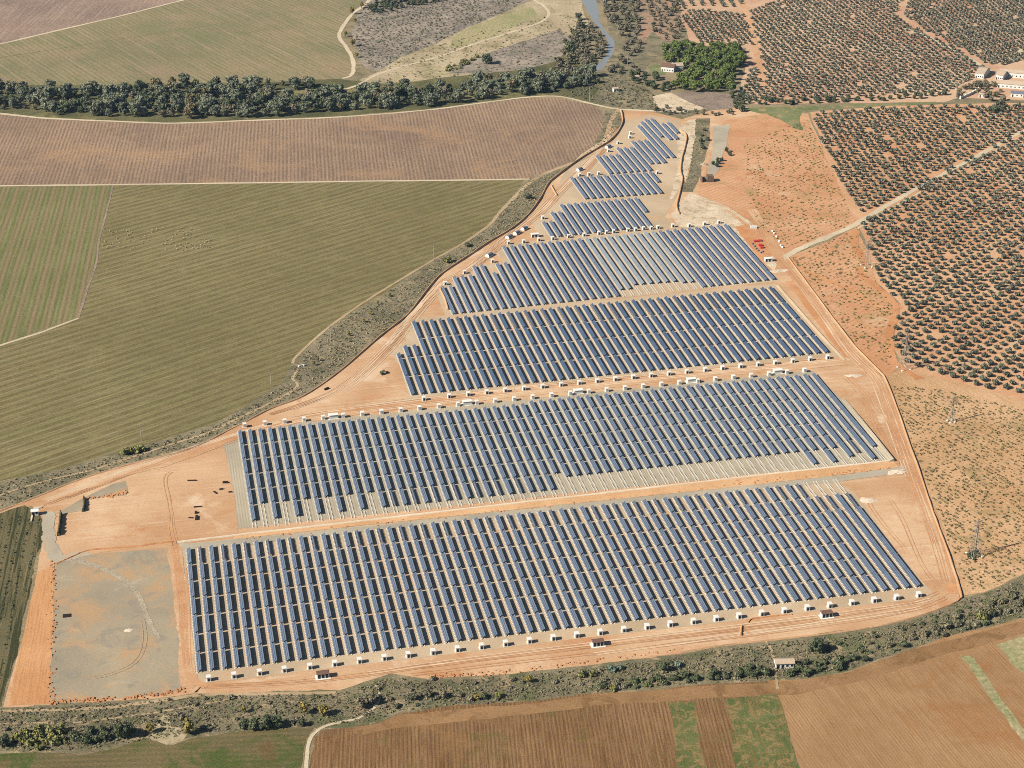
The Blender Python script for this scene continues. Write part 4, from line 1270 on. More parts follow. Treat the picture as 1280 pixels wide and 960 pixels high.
# ------------------------------------------------------------------ buildings
def house(name, x, y, rz, w, d, h, roof_h, wallm, roofm, label, cat='house', windows=3, doors=1, over=0.3, chimney=False):
    g = G(x, y)
    r = tag(link(name, None, None, (g[0], g[1], 0.05), rz), label, cat)
    wb = MB()
    wb.box(-w / 2, w / 2, 0, d, 0, h)
    wb.add([(-w / 2, 0, h), (-w / 2, d, h), (-w / 2, d / 2, h + roof_h * 0.96), (w / 2, 0, h), (w / 2, d, h), (w / 2, d / 2, h + roof_h * 0.96)], [(0, 2, 1), (3, 4, 5)])
    link('wall', wb.mesh('wall', [wallm]), r)
    rb = MB()
    o_ = over
    hz = h - o_ * roof_h / (d / 2)
    for (y0, y1) in ((-o_, d / 2), (d + o_, d / 2)):
        rb.hexa([(-w / 2 - o_, y0, hz + 0.02), (w / 2 + o_, y0, hz + 0.02), (w / 2 + o_, y1, h + roof_h + 0.02), (-w / 2 - o_, y1, h + roof_h + 0.02),
                 (-w / 2 - o_, y0, hz + 0.2), (w / 2 + o_, y0, hz + 0.2), (w / 2 + o_, y1, h + roof_h + 0.2), (-w / 2 - o_, y1, h + roof_h + 0.2)])
    ro = link('roof', rb.mesh('roof', [roofm]), r)
    if chimney:
        link('chimney', MB().box(w * 0.25, w * 0.25 + 0.7, d / 2 - 0.3, d / 2 + 0.4, h + roof_h * 0.6, h + roof_h + 1.0).mesh('chimney', [wallm]), ro)
    tot = windows + doors
    for k in range(tot):
        xx = -w / 2 + w * (k + 0.5) / tot
        if k < doors:
            link('door', MB().box(xx - 0.5, xx + 0.5, -0.06, 0.0, 0.05, 2.0).mesh('door', [M['door']]), r)
        else:
            link('window', MB().box(xx - 0.45, xx + 0.45, -0.06, 0.0, 1.0, 2.0).mesh('window', [M['door']]), r)
    return r


house('stream_house', 981, 836, math.radians(3), 7.4, 3.6, 2.5, 0.9, M['white'], M['pale_roof'], 'small white house with pale roof in the stream scrub', windows=2, doors=2)
house('farmhouse', 834, 90, math.radians(-20), 11, 7, 4.2, 2.2, M['white'], M['brown_roof'], 'white farmhouse beside the lawn at the pine grove', windows=4, chimney=True)
house('farmhouse', 848, 87.5, math.radians(8), 8, 6, 3.6, 1.8, M['white'], M['pale_roof'], 'low white outbuilding half hidden in the pines', windows=3)
house('garden_shed', 796, 100.5, math.radians(15), 4, 3.4, 3.0, 0.9, M['white'], M['pale_roof'], 'tiny white shed below the farmhouse garden', windows=1)
house('garden_shed', 770, 115, math.radians(15), 4, 3.2, 2.8, 0.8, M['white'], M['pale_roof'], 'tiny white hut alone above the perimeter track', windows=1)
FA = ang((1223, 98), (1232, 82)) - math.pi / 2
house('farm_building', 1224, 98, FA - 0.1, 7, 22, 4.0, 2.0, M['white'], M['pale_roof'], 'long pale farm building end on to the olive grove', 'building', windows=3)
FL = ang((1250, 108), (1280, 110.5))
house('farm_building', 1271, 111.5, FL, 32, 9, 3.6, 1.8, M['white'], M['pale_roof'], 'long white farm building at the right edge, near wing', 'building', windows=9)
house('farm_building', 1275, 98, FL, 34, 8, 4.2, 1.6, M['white'], M['pale_roof'], 'long white farm building at the right edge, far wing', 'building', windows=10)
house('farm_building', 1249, 100, FA - 0.15, 6, 14, 4.0, 1.6, M['white'], M['pale_roof'], 'white link building between the two farm wings', 'building', windows=3)
house('farm_building', 1271, 121.5, FL, 10, 5, 3.0, 1.2, M['white'], M['grey_roof'], 'small grey roofed shed below the farm wings', 'building', windows=2)
house('farm_building', 1227, 122, FL, 5, 3.5, 2.6, 0.8, M['white'], M['pale_roof'], 'tiny white hut on the orange yard near the farm', 'building', windows=1)
# ruined hut beside the ditch
g = G(885, 228)
r = tag(link('ruined_hut', None, None, (g[0], g[1], 0.0), 0.1), 'brown roofless stone ruin beside the ditch', 'ruin')
for nm, bx_ in (('wall', (-4.5, -3.6, 0, 6, 0, 3.4)), ('wall', (-0.6, 4.2, 0, 5.5, 0, 4.2)), ('wall', (-3.6, -0.6, 5.0, 6.0, 0, 2.4))):
    link(nm, MB().box(*bx_, 0, 0.25).mesh('wall', [M['stone']]), r)
# long low wall near the farm
berm('field_wall', [(1200, 124), (1212, 119), (1223, 113)], 1.4, 2.2, M['concrete'], 'pale field wall on the orange yard below the farm', 'wall', top=0.7)

# ------------------------------------------------------------------ pylons and poles
def pylon(x, y, h, label, base=5.0):
    g = G(x, y)
    r = tag(link('power_pylon', None, None, (g[0], g[1], 0), 0.35), label, 'pylon', 'lattice pylons right of the site')
    mb = MB()
    hb = base / 2
    lev = [0, 0.22, 0.42, 0.58, 0.72, 0.86, 1.0]
    wid = [hb * (1 - 0.86 * min(t / 0.72, 1)) for t in lev]
    wid[-1] = 0.1
    for k in range(len(lev) - 1):
        z0, z1, w0, w1 = lev[k] * h, lev[k + 1] * h, wid[k], wid[k + 1]
        c0 = [(-w0, -w0, z0), (w0, -w0, z0), (w0, w0, z0), (-w0, w0, z0)]
        c1 = [(-w1, -w1, z1), (w1, -w1, z1), (w1, w1, z1), (-w1, w1, z1)]
        for i in range(4):
            mb.bar(c0[i], c1[i], 0.08)
            mb.bar(c0[i], c1[(i + 1) % 4], 0.04)
            mb.bar(c0[(i + 1) % 4], c1[i], 0.04)
            mb.bar(c1[i], c1[(i + 1) % 4], 0.04)
    link('tower', mb.mesh('tower', [M['galv']]), r)
    for t, wl in ((0.73, 3.2), (0.85, 2.8), (0.96, 2.2)):
        ar = MB()
        z = t * h
        for s in (-1, 1):
            ar.bar((0, -0.3, z), (s * wl, 0, z), 0.07)
            ar.bar((0, 0.3, z), (s * wl, 0, z), 0.07)
            ar.bar((0, 0, z + 1.0), (s * wl, 0, z), 0.06)
            ar.bar((s * wl, 0, z), (s * wl, 0, z - 1.0), 0.06)
        link('cross_arm', ar.mesh('cross_arm', [M['galv']]), r)
    fb = MB()
    for sx in (-1, 1):
        for sy in (-1, 1):
            fb.box(sx * hb - 0.5, sx * hb + 0.5, sy * hb - 0.5, sy * hb + 0.5, -0.05, 0.6, 0, 0.08)
    link('footing', fb.mesh('footing', [M['concrete']]), r)
    return r


pylon(1130, 461, 22, 'lattice power pylon at the lower left corner of the olive grove')
pylon(1083, 333, 17, 'lattice power pylon at the grove edge near the farm road')
pylon(1218, 694, 18, 'lattice power pylon standing in the young vineyard')
pylon(1189, 527, 14, 'small lattice power pylon between vineyard and olive grove', 2.6)
for (x, y, h, lb) in [(414, 432, 12, 'pale twin utility pole in the verge left of the third block'), (177, 551, 12, 'utility pole beside the yellow reed clump at left'), (542.5, 325, 11, 'utility pole at the edge of the crop field'),
                      (671, 221, 10, 'utility pole at the corner of the brown field'), (737, 127, 13, 'utility pole beside the upper track'), (784, 87, 15, 'tall pole on the river bank'), (339, 483, 10, 'thin utility pole near the narrow winding path')]:
    g = G(x, y)
    r = tag(link('utility_pole', None, None, (g[0], g[1], 0), 0.5), lb, 'pole', 'utility poles')
    link('post', MB().tube((0, 0, -0.2), (0, 0, h), 0.17, 0.11, 7).mesh('post', [M['pole']]), r)
    mb = MB()
    mb.bar((-1.0, 0, h - 0.5), (1.0, 0, h - 0.5), 0.08)
    for s in (-0.9, 0, 0.9):
        mb.bar((s, 0, h - 0.5), (s, 0, h - 0.1), 0.05)
    link('cross_arm', mb.mesh('cross_arm', [M['galv']]), r)

# ------------------------------------------------------------------ small things on the site
def pallet(x, y, w, d, h, rz, label, name='timber_stack', mat='dark_wood', cat='timber stack', n=4):
    g = G(x, y)
    r = tag(link(name, None, None, (g[0], g[1], 0.08), rz), label, cat)
    for k in range(n):
        y0 = d * k / n
        link('plank', _get(('pl', round(w, 1), round(d / n, 2), round(h, 2), mat), lambda: MB().box(-w / 2, w / 2, 0, d / n * 0.86, 0, h, 0, 0.03).mesh('plank', [M[mat]])), r, (0, y0, 0))
    return r


pallet(83.5, 772, 3.4, 2.6, 0.25, 0.2, 'dark rectangular timber stack on the grey yard')
pallet(245.5, 650.5, 1.2, 3.8, 0.8, 0.1, 'dark upright timber stack, lowest on the orange platform')
pallet(245, 642.5, 1.2, 1.6, 0.8, 0.1, 'small dark timber stack above the lowest one')
pallet(238.5, 648, 2.4, 0.6, 0.4, -0.2, 'thin dark timber stack left of the lowest one', n=2)
pallet(247, 634.5, 3.6, 0.7, 0.5, 0.15, 'long thin dark timber stack in the platform middle', n=2)
pallet(281.5, 604.5, 2.6, 1.4, 0.7, 0.0, 'dark timber stack, topmost near the second block', n=3)
pallet(271, 617.5, 0.6, 3.0, 0.5, 0.7, 'dark slanted timber bundle near the second block', n=2)
pallet(277, 612.5, 2.0, 0.9, 0.5, 0.3, 'dark curved timber bundle near the second block', n=2)
pallet(288, 616, 1.8, 0.8, 0.5, 0.1, 'small dark timber bundle at the gravel edge', n=2)
pallet(240, 601.5, 4.4, 0.8, 0.4, 0.05, 'long low dark timber stack below the berm', n=2)
pallet(409, 487, 3.0, 1.0, 0.8, 0.9, 'dark slanted pipe stack beside the left berm', n=3)
for k, (x, y) in enumerate([(945, 303), (950.5, 302.5), (951, 308), (953, 311)]):
    pallet(x, y, 2.4, 2.2, 1.1, 0.2, 'red covered pallet, %s in the red group beside the fourth block' % ordinal(k + 1), 'covered_pallet', 'red', 'pallet', 1)
for k, (x, y) in enumerate([(940, 306), (942.5, 309), (944.5, 312), (947, 314.5), (950.5, 317), (952.5, 316)]):
    pallet(x, y, 0.6, 2.6, 0.6, -0.4, 'thin grey pipe bundle, %s from top beside the fourth block' % ordinal(k + 1), 'pipe_bundle', 'alu', 'pipe bundle', 2)
for k, (x, y) in enumerate([(966.5, 290), (968.5, 293), (971.5, 297), (975, 303), (977, 308), (979, 310)]):
    pallet(x, y, 0.9, 1.5, 1.0, 0.6, 'small white barrier block, %s from top beside the right track' % ordinal(k + 1), 'barrier_block', 'white', 'barrier', 1)
pallet(942, 286, 4.2, 2.0, 1.6, 0.0, 'white flat trailer parked on the dark earth', 'flat_trailer', 'white', 'trailer', 2)
house('entrance_gate_hut', 44, 645, ROWROT, 3.0, 2.4, 2.3, 0.4, M['white'], M['white'], 'tiny white gate hut at the left entrance', 'hut', 1, 1)
g = G(376.5, 458)
tag(link('culvert_head', MB().box(-1.6, 1.6, -0.3, 0.3, 0, 0.9).box(-1.8, -1.2, -0.9, 0.3, 0, 0.8).box(1.2, 1.8, -0.9, 0.3, 0, 0.8).mesh('culvert_head', [M['white']]), None, (g[0], g[1], 0), 0.5), 'small white culvert headwall at the verge path', 'culvert')
# low white wall of the entrance
for px_, lb in (([(39, 652), (41, 643), (44, 636)], 'short white entrance wall, left side'), ([(44, 636), (52, 635)], 'short white entrance wall, far side')):
    berm('entrance_wall', px_, 0.8, 0.6, M['white_line'], lb, 'wall', top=0.9)

# ------------------------------------------------------------------ vegetation
LM = {
    'olive': leafmat('olive_leaves', (66, 70, 54), (110, 112, 90), (154, 154, 128), 0.25, 30),
    'belt': leafmat('riverside_leaves', (72, 80, 60), (120, 126, 96), (174, 175, 142), 0.4, 26, spot=((150, 124, 74), 34, 0.62, 0.6)),
    'dark': leafmat('dark_leaves', (56, 66, 44), (94, 102, 68), (136, 140, 98), 0.3, 14),
    'bank': leafmat('bank_leaves', (100, 92, 70), (142, 130, 102), (176, 162, 130), 0.4, 18, spot=((86, 96, 66), 14, 0.54, 0.7)),
    'pine': leafmat('pine_needles', (56, 76, 32), (102, 122, 52), (152, 160, 80), 0.4, 12),
    'yellow': leafmat('autumn_leaves', (112, 100, 40), (160, 140, 62), (192, 170, 92), 0.3, 6),
    'reed': leafmat('reed_leaves', (92, 96, 46), (146, 142, 76), (184, 176, 112), 0.3, 6),
    'bluegreen': leafmat('cactus_pads', (92, 108, 88), (126, 140, 116), (158, 168, 140), 0.3, 5),
    'scrub': leafmat('scrub_leaves', (92, 90, 64), (134, 126, 94), (170, 158, 124), 0.5, 10, spot=((98, 114, 64), 14, 0.56, 0.7)),
    'drygrass': leafmat('dry_grass', (120, 110, 80), (156, 142, 106), (186, 168, 130), 0.5, 14, spot=((108, 114, 72), 18, 0.55, 0.6)),
    'vine': leafmat('dull_vine_leaves', (118, 110, 68), (142, 130, 84), (166, 150, 102), 0.5, 16, spot=((112, 124, 66), 16, 0.6, 0.6)),
    'weed': leafmat('green_weeds', (84, 100, 48), (118, 126, 66), (146, 146, 88), 0.5, 16, spot=((168, 142, 92), 10, 0.56, 0.7)),
}
M['bark'] = plain('grey_bark', (112, 98, 84), 1.0, 0.0, grain=0.25)
ICO_V, ICO_F = None, None
_bm = bmesh.new()
bmesh.ops.create_icosphere(_bm, subdivisions=1, radius=1.0)
ICO_V = np.array([v.co[:] for v in _bm.verts])
ICO_F = np.array([[v.index for v in f.verts] + [-1] for f in _bm.faces])
_bm.free()


def crown(nleaf, lobes, leaf, seed, core=0.72, up=0.25):
    """leaf-clump quads spread over a few uneven lobes, with a rough inner core; lobes: (x,y,z,rx,ry,rz)"""
    r = np.random.default_rng(seed)
    lob = np.array(lobes, float)
    wts = lob[:, 3] * lob[:, 4] + lob[:, 3] * lob[:, 5]
    idx = r.choice(len(lob), nleaf, p=wts / wts.sum())
    d = r.normal(size=(nleaf, 3))
    d[:, 2] += up * r.random(nleaf)
    d /= np.linalg.norm(d, axis=1)[:, None]
    rad = r.uniform(0.72, 1.06, nleaf)[:, None]
    c = lob[idx, :3] + d * lob[idx, 3:] * rad
    nrm = d + r.normal(0, 0.45, (nleaf, 3))
    nrm /= np.linalg.norm(nrm, axis=1)[:, None]
    t = np.cross(nrm, r.normal(size=(nleaf, 3)))
    t /= np.linalg.norm(t, axis=1)[:, None] + 1e-9
    s = np.cross(nrm, t)
    sz = leaf * r.uniform(0.6, 1.35, nleaf)[:, None]
    sz2 = sz * r.uniform(0.5, 1.0, nleaf)[:, None]
    Vq = np.stack([c - t * sz - s * sz2 * 0.6, c + t * sz * 0.7 - s * sz2, c + t * sz + s * sz2 * 0.7, c - t * sz * 0.8 + s * sz2], 1).reshape(-1, 3)
    Fq = np.arange(nleaf * 4).reshape(-1, 4)
    VS, FS, n = [Vq], [Fq], len(Vq)
    if core:
        for L_ in lob:
            p = ICO_V * (1 + r.normal(0, 0.13, (len(ICO_V), 1))) * L_[3:] * core + L_[:3]
            VS.append(p)
            FS.append(np.where(ICO_F >= 0, ICO_F + n, -1))
            n += len(p)
    Va, Fa = np.concatenate(VS), np.concatenate(FS)
    Va[:, 2] = np.maximum(Va[:, 2], 0.03)
    return Va, Fa, np.zeros(len(Fa), int)


def rlobes(n, R, Hc, z0, seed, spread=0.5, lr=(0.36, 0.55)):
    r = np.random.default_rng(seed)
    out = [(0, 0, z0 + Hc * 0.45, R * 0.66, R * 0.66, Hc * 0.5)]
    if n > 8:
        lr = (0.2, 0.42)
        spread = 0.62
    for k in range(n):
        a = 2 * math.pi * (k + r.uniform(-0.3, 0.3)) / n * (2.4 if n > 8 else 1)
        q = R * spread * r.uniform(0.5 if n > 8 else 0.75, 1.2)
        rr = R * r.uniform(lr[0], lr[1])
        out.append((q * math.cos(a), q * math.sin(a), z0 + Hc * r.uniform(0.25, 0.85 if n > 8 else 0.75), rr, rr, rr * r.uniform(0.75, 1.05)))
    return out


def trunk_arr(h, r0, seed, limbs=3, hx=0.0):
    mb = MB()
    r = random.Random(seed)
    mb.tube((0, 0, -0.15), (r.uniform(-.1, .1), r.uniform(-.1, .1), h), r0, r0 * 0.62, 6)
    for k in range(limbs):
        a = 2 * math.pi * k / limbs + r.random()
        mb.tube((0, 0, h * 0.85), (math.cos(a) * h * 0.55, math.sin(a) * h * 0.55, h * 1.6), r0 * 0.5, r0 * 0.22, 5)
    return mb


def species(name, n, R, Hc, z0, nleaf, leaf, nl, r0, mat, seed):
    out = []
    for k in range(n):
        arr = crown(nleaf, rlobes(nl, R, Hc, z0, seed + k), leaf, seed + 50 + k)
        cm = np_mesh('crown', arr[0], arr[1], [LM[mat]])
        tm = trunk_arr(z0 + Hc * 0.25, r0, seed + k).mesh('trunk', [M['bark']])
        out.append((cm, tm, arr))
    return out


SP = {
    'olive': species('olive_tree', 6, 2.35, 2.6, 0.5, 150, 0.36, 5, 0.28, 'olive', 100),
    'belt': species('riverside_tree', 8, 4.9, 8.4, 0.4, 820, 0.42, 16, 0.35, 'belt', 200),
    'darktree': species('dark_tree', 6, 3.9, 6.4, 0.4, 480, 0.4, 13, 0.3, 'dark', 300),
    'bank': species('bank_tree', 6, 3.6, 5.4, 0.5, 340, 0.42, 12, 0.25, 'bank', 400),
    'pine': species('pine_tree', 6, 4.2, 6.2, 1.6, 600, 0.38, 14, 0.32, 'pine', 500),
    'yellow': species('autumn_tree', 4, 2.6, 5.6, 1.0, 260, 0.36, 6, 0.2, 'yellow', 600),
    'bush': species('bush', 5, 2.0, 2.5, 0.05, 170, 0.34, 5, 0.12, 'dark', 700),
    'scrubbush': species('scrub_bush', 5, 1.9, 2.0, 0.02, 150, 0.34, 5, 0.1, 'scrub', 800),
    'yellowbush': species('yellow_bush', 3, 1.8, 2.2, 0.02, 150, 0.32, 5, 0.1, 'reed', 850),
    'cactus': species('prickly_pear', 3, 1.7, 2.0, 0.02, 120, 0.34, 5, 0.12, 'bluegreen', 900),
}


def tree(sp, name, P, sc, label, cat, group, rs):
    cm, tm, _ = SP[sp][rs.randrange(len(SP[sp]))]
    s = (sc * rs.uniform(0.9, 1.1), sc * rs.uniform(0.9, 1.1), sc * rs.uniform(0.88, 1.14))
    r = link(name, None, None, (P[0], P[1], 0.0), rs.uniform(0, 6.28), s)
    tag(r, label, cat, group)
    link('trunk', tm, r)
    link('crown', cm, r)
    return r


RS = random.Random(5)
# --- olive groves: square lattice of 7 m, the 300 nearest as single trees, the rest as one mass
grove = gl([(1016, 142), (1120, 134), (1200, 134), (1300, 131), (1500, 118), (1560, 555), (1290, 502), (1240, 488), (1200, 478), (1170, 468), (1138, 460), (1122, 446), (1116, 424), (1116, 402), (1130, 388), (1098, 350), (1090, 322), (1080, 290), (1072, 268), (1058, 242), (1044, 220), (1028, 180)])
road_line = spline(gl([(1068, 281), (1110, 256), (1160, 228), (1220, 196), (1290, 158)]), 8)


def frustum(P, z=2.0, m=0.03):
    zc = P[:, 1] * CT + (CAMH - z) * ST
    yc = -P[:, 1] * ST + (CAMH - z) * CT
    x, y = FPX * P[:, 0] / zc, FPX * yc / zc
    return (np.abs(x) < 640 * (1 + m)) & (np.abs(y) < 480 * (1 + m))


def lattice(poly, sp, angle, origin, jit=0.5, seed=1, drop=0.03, s2=None):
    r = np.random.default_rng(seed)
    e1 = np.array([math.cos(angle), math.sin(angle)]) * sp
    e2 = np.array([-math.sin(angle), math.cos(angle)]) * (s2 or sp)
    n = 220
    I, J = np.meshgrid(np.arange(-n, n), np.arange(-n, n))
    I, J = I.ravel(), J.ravel()
    P = np.array(origin) + I[:, None] * e1 + J[:, None] * e2
    k = inside(P, poly) & frustum(P)
    P, I, J = P[k], I[k], J[k]
    P = P + r.normal(0, jit * 0.6, P.shape)
    k = r.random(len(P)) > drop
    return P[k], I[k], J[k]


OP, OI, OJ = lattice(grove, 7.0, math.radians(48.0), G(1120, 412), 0.4, 3, 0.015)
dr = np.array([np.min(np.hypot(*(road_line - p).T)) for p in OP])
OP, OI, OJ = OP[dr > 3.4], OI[dr > 3.4], OJ[dr > 3.4]
order = np.argsort(np.hypot(OP[:, 0], OP[:, 1]))
near = set(order[:300].tolist())
rows_ = sorted(set(OJ[list(near)].tolist()))
others = []
rank = {}
for jj in rows_:
    ids = [k for k in near if OJ[k] == jj]
    ids.sort(key=lambda k: OI[k])
    for q, k in enumerate(ids):
        rank[k] = (rows_.index(jj) + 1, q + 1)
for k in range(len(OP)):
    sc = RS.uniform(0.78, 1.06)
    if k in near:
        q, w_ = rank[k]
        tree('olive', 'olive_tree', OP[k], sc, 'grey green olive tree, %s from near end of %s diagonal row, right grove' % (ordinal(w_), ordinal(q)), 'olive tree', 'olive trees of the right grove', RS)
    else:
        others.append((OP[k][0], OP[k][1], sc))
# far groves
farA = gl([(938, 14), (990, -8), (1130, -8), (1120, 20), (1150, 40), (1195, 62), (1228, 84), (1215, 100), (1195, 112), (1160, 118), (1080, 122), (1000, 126), (925, 126), (928, 112), (938, 84), (950, 112), (958, 110), (952, 78), (944, 44)])
farB = gl([(1136, -10), (1320, -10), (1320, 76), (1262, 80), (1240, 84), (1200, 62), (1155, 38), (1130, 20)])
farC = gl([(852, 22), (866, 12), (928, 18), (938, 42), (944, 56), (925, 58), (900, 54), (872, 54), (862, 40)])
farD = gl([(850, -10), (925, -10), (928, 10), (870, 8), (852, 14)])
farE = gl([(936, 84), (946, 84), (950, 108), (946, 126), (922, 126), (926, 114)])
for poly, an, org, s1, s2, sd in ((farA, math.radians(52), (320, 1500), 7.0, 7.0, 4), (farB, math.radians(40), (420, 1600), 5.6, 7.4, 5), (farC, math.radians(50), (230, 1600), 6.6, 6.8, 6), (farD, ang((885, 0), (892, 12)), (220, 1690), 6.0, 9.5, 7), (farE, math.radians(52), (320, 1500), 7.0, 7.0, 8)):
    P_, _, _ = lattice(poly, s1, an, org, 0.35, sd, 0.015, s2)
    for p in P_:
        others.append((p[0], p[1], RS.uniform(0.76, 1.02)))
olow = []
for k in range(5):
    v_, f_, m_ = crown(62, rlobes(4, 2.35, 2.6, 0.5, 130 + k), 0.5, 140 + k)
    tv, tf, tm_ = trunk_arr(1.2, 0.26, k, 0).arr()
    olow.append((np.concatenate([v_, tv]), np.concatenate([f_, np.where(tf >= 0, tf + len(v_), -1)]), np.concatenate([m_, tm_ + 1])))


def stuff(name, variants, places, mats, label, cat):
    VS, FS, MS, n = [], [], [], 0
    groups = {}
    rr = random.Random(len(places))
    for p in places:
        groups.setdefault(rr.randrange(len(variants)), []).append(p)
    for k, pl in groups.items():
        v_, f_, m_ = replicate(variants[k], pl)
        VS.append(v_)
        FS.append(np.where(f_ >= 0, f_ + n, -1))
        MS.append(m_)
        n += len(v_)
    o = link(name, np_mesh(name, np.concatenate(VS), np.concatenate(FS), mats, np.concatenate(MS)))
    return tag(o, label, cat, None, 'stuff')


stuff('olive_trees', olow, [(x, y, 0, RS.uniform(0, 6.28), (s, s, s * RS.uniform(0.9, 1.1))) for (x, y, s) in others], [LM['olive'], M['bark']], 'far olive trees in rows on red soil up to the top right', 'olive trees')

# --- riverside belt
beltp = gl([(-40, 118), (0, 113), (60, 112), (150, 113), (250, 109), (350, 106), (415, 108), (440, 118), (466, 115), (500, 112), (530, 112), (600, 104), (660, 97), (700, 96), (742, 94), (748, 104), (720, 112), (690, 117), (650, 119), (600, 125), (530, 134), (430, 142), (330, 146), (220, 149), (120, 147), (60, 143), (0, 138), (-40, 132)])
gaps = [gl([(50, 125), (160, 124), (165, 130), (60, 132)]), gl([(345, 113), (440, 108), (440, 117), (350, 121)]), gl([(425, 108), (462, 102), (470, 110), (440, 120)])]
bp = poisson(beltp, 8.9, seed=21)
for gp in gaps:
    bp = bp[~inside(bp, gp)]
bp = bp[frustum(bp, 5.0, 0.02)]
segs = [(110, 'at the far left end'), (220, 'left of the middle'), (330, 'near the middle'), (440, 'above the brown field middle'), (560, 'below the sandy track'), (9999, 'near the river bend')]
ii = np.argsort(bp[:, 0])
cnt_ = {}
for k in ii:
    p = bp[k]
    pxx = 640 + FPX * p[0] / (p[1] * CT + CAMH * ST)
    sg = [t for lim, t in segs if pxx < lim][0]
    big = RS.random()
    sc = RS.uniform(0.85, 1.3) if big > 0.35 else RS.uniform(0.5, 0.8)
    qq = RS.random()
    sp = 'belt' if qq < 0.62 else 'darktree' if qq < 0.84 else 'bank'
    cnt_[(sp, sg)] = cnt_.get((sp, sg), 0) + 1
    tree(sp, 'riverside_tree', p, sc * (1.0 if sp == 'belt' else 1.15), '%s tree, %s from left in the riverside belt %s' % ({'belt': 'grey green bushy', 'darktree': 'dark green rounded', 'bank': 'brownish autumn'}[sp], ordinal(cnt_[(sp, sg)]), sg), 'tree', 'trees of the riverside belt ' + sg + {'belt': ' light', 'darktree': ' dark', 'bank': ' brown'}[sp], RS)


def scatter(sp, name, px, spacing, s0, s1, label, cat, group, seed, gap=None):
    P_ = poisson(gl(px), spacing, seed=seed)
    P_ = P_[frustum(P_, 2.0, 0.03)]
    P_ = P_[np.argsort(P_[:, 0])]
    for k, p in enumerate(P_):
        tree(sp, name, p, RS.uniform(s0, s1), label + ', %s from left' % ordinal(k + 1), cat, group, RS)
    return len(P_)


scatter('bank', 'river_bank_tree', [(690, 92), (705, 60), (708, 44), (722, 26), (728, 18), (738, 34), (752, 44), (758, 56), (758, 66), (748, 76), (738, 86), (736, 94), (715, 98)], 8.5, 0.7, 1.1, 'brown green tree on the left bank of the river bend', 'tree', 'trees on the left river bank', 31)
scatter('bank', 'river_bank_tree', [(750, -4), (800, -4), (798, 30), (800, 62), (790, 86), (770, 96), (756, 96), (774, 74), (778, 54), (768, 38), (756, 20)], 9.0, 0.6, 1.05, 'grey green tree on the right bank of the river', 'tree', 'trees on the right river bank', 32)
scatter('bank', 'slope_tree', [(806, -4), (850, -4), (852, 30), (856, 46), (840, 52), (818, 46), (812, 20)], 8.0, 0.4, 0.8, 'grey shrubby tree on the eroded red slope', 'tree', 'trees on the red slope', 33)

scatter('pine', 'pine_tree', [(826, 66), (850, 58), (872, 60), (900, 60), (930, 66), (932, 84), (914, 116), (880, 116), (842, 114), (848, 98), (860, 92), (846, 80), (830, 78)], 9.0, 0.8, 1.15, 'bright green pine tree in the square pine grove', 'pine tree', 'pines of the square grove', 34)
scatter('darktree', 'garden_tree', [(786, 96), (800, 88), (806, 92), (812, 98), (826, 98), (822, 108), (838, 104), (840, 112), (820, 118), (806, 108), (790, 106)], 8.0, 0.55, 0.85, 'dark garden tree below the white farmhouse', 'tree', 'garden trees below the farmhouse', 35)
scatter('darktree', 'hedge_tree', [(926, 126), (1000, 126), (1080, 122), (1160, 118), (1188, 112), (1190, 117), (1160, 123), (1080, 128), (1000, 131), (926, 132)], 6.5, 0.4, 0.7, 'dark hedge tree between the upper and right olive groves', 'tree', 'hedge trees between the groves', 36)
scatter('bank', 'farm_tree', [(1180, 126), (1200, 112), (1225, 104), (1240, 106), (1256, 118), (1260, 134), (1246, 140), (1232, 124), (1215, 112), (1196, 126)], 7.5, 0.5, 0.85, 'grey green tree on the slope below the farm buildings', 'tree', 'trees below the farm buildings', 37)
scatter('darktree', 'farm_tree', [(1232, 136), (1256, 136), (1256, 142), (1232, 142)], 6.5, 0.6, 0.8, 'dark tree at the top edge of the right grove', 'tree', 'dark trees at the right grove top edge', 38)
scatter('bank', 'roadside_tree', [(808, 138), (832, 134), (862, 138), (900, 140), (920, 136), (935, 138), (925, 145), (890, 146), (860, 144), (830, 144)], 6.5, 0.35, 0.6, 'grey roadside tree above the topmost solar rows', 'tree', 'roadside trees above the solar rows', 39)
scatter('darktree', 'lane_tree', [(890, 206), (908, 190), (914, 193), (898, 212)], 6.5, 0.4, 0.6, 'dark round tree beside the grey lane', 'tree', 'trees beside the grey lane', 40)
scatter('bush', 'ditch_bush', [(874, 168), (884, 160), (886, 185), (878, 196)], 6.0, 0.7, 1.1, 'dark bush in the ditch beside the grey lane', 'bush', 'bushes in the ditch', 41)
scatter('darktree', 'corner_tree', [(914, 120), (930, 116), (935, 130), (930, 140), (914, 140)], 7.0, 0.5, 0.8, 'dark tree at the corner below the pine grove', 'tree', 'trees at the pine grove corner', 42)
scatter('darktree', 'track_tree', [(455, 12), (470, 2), (500, -4), (560, -6), (556, 2), (500, 10), (470, 20)], 8.5, 0.6, 0.9, 'dark tree at the top edge above the thistle field', 'tree', 'dark trees above the thistle field', 43)
for k, (x, y, s) in enumerate([(440, 18, 0.85), (452, 10, 0.9), (432, 46, 0.7), (441, 58, 1.0), (446, 72, 0.75), (444, 28, 0.6)]):
    tree('yellow', 'autumn_tree', G(x, y), s * 1.2, 'yellow autumn tree, %s from the top along the winding track' % ordinal([5, 1, 3, 4, 6, 2][k] if False else k + 1) if False else ['yellow autumn tree beside the upper bend of the winding track', 'yellow autumn tree at the very top of the winding track', 'small yellow autumn tree at the outer bend of the winding track', 'largest yellow autumn tree beside the winding track', 'lowest yellow autumn tree beside the winding track', 'tiny yellow autumn tree below the upper bend of the track'][k], 'tree', 'autumn trees along the winding track', RS)
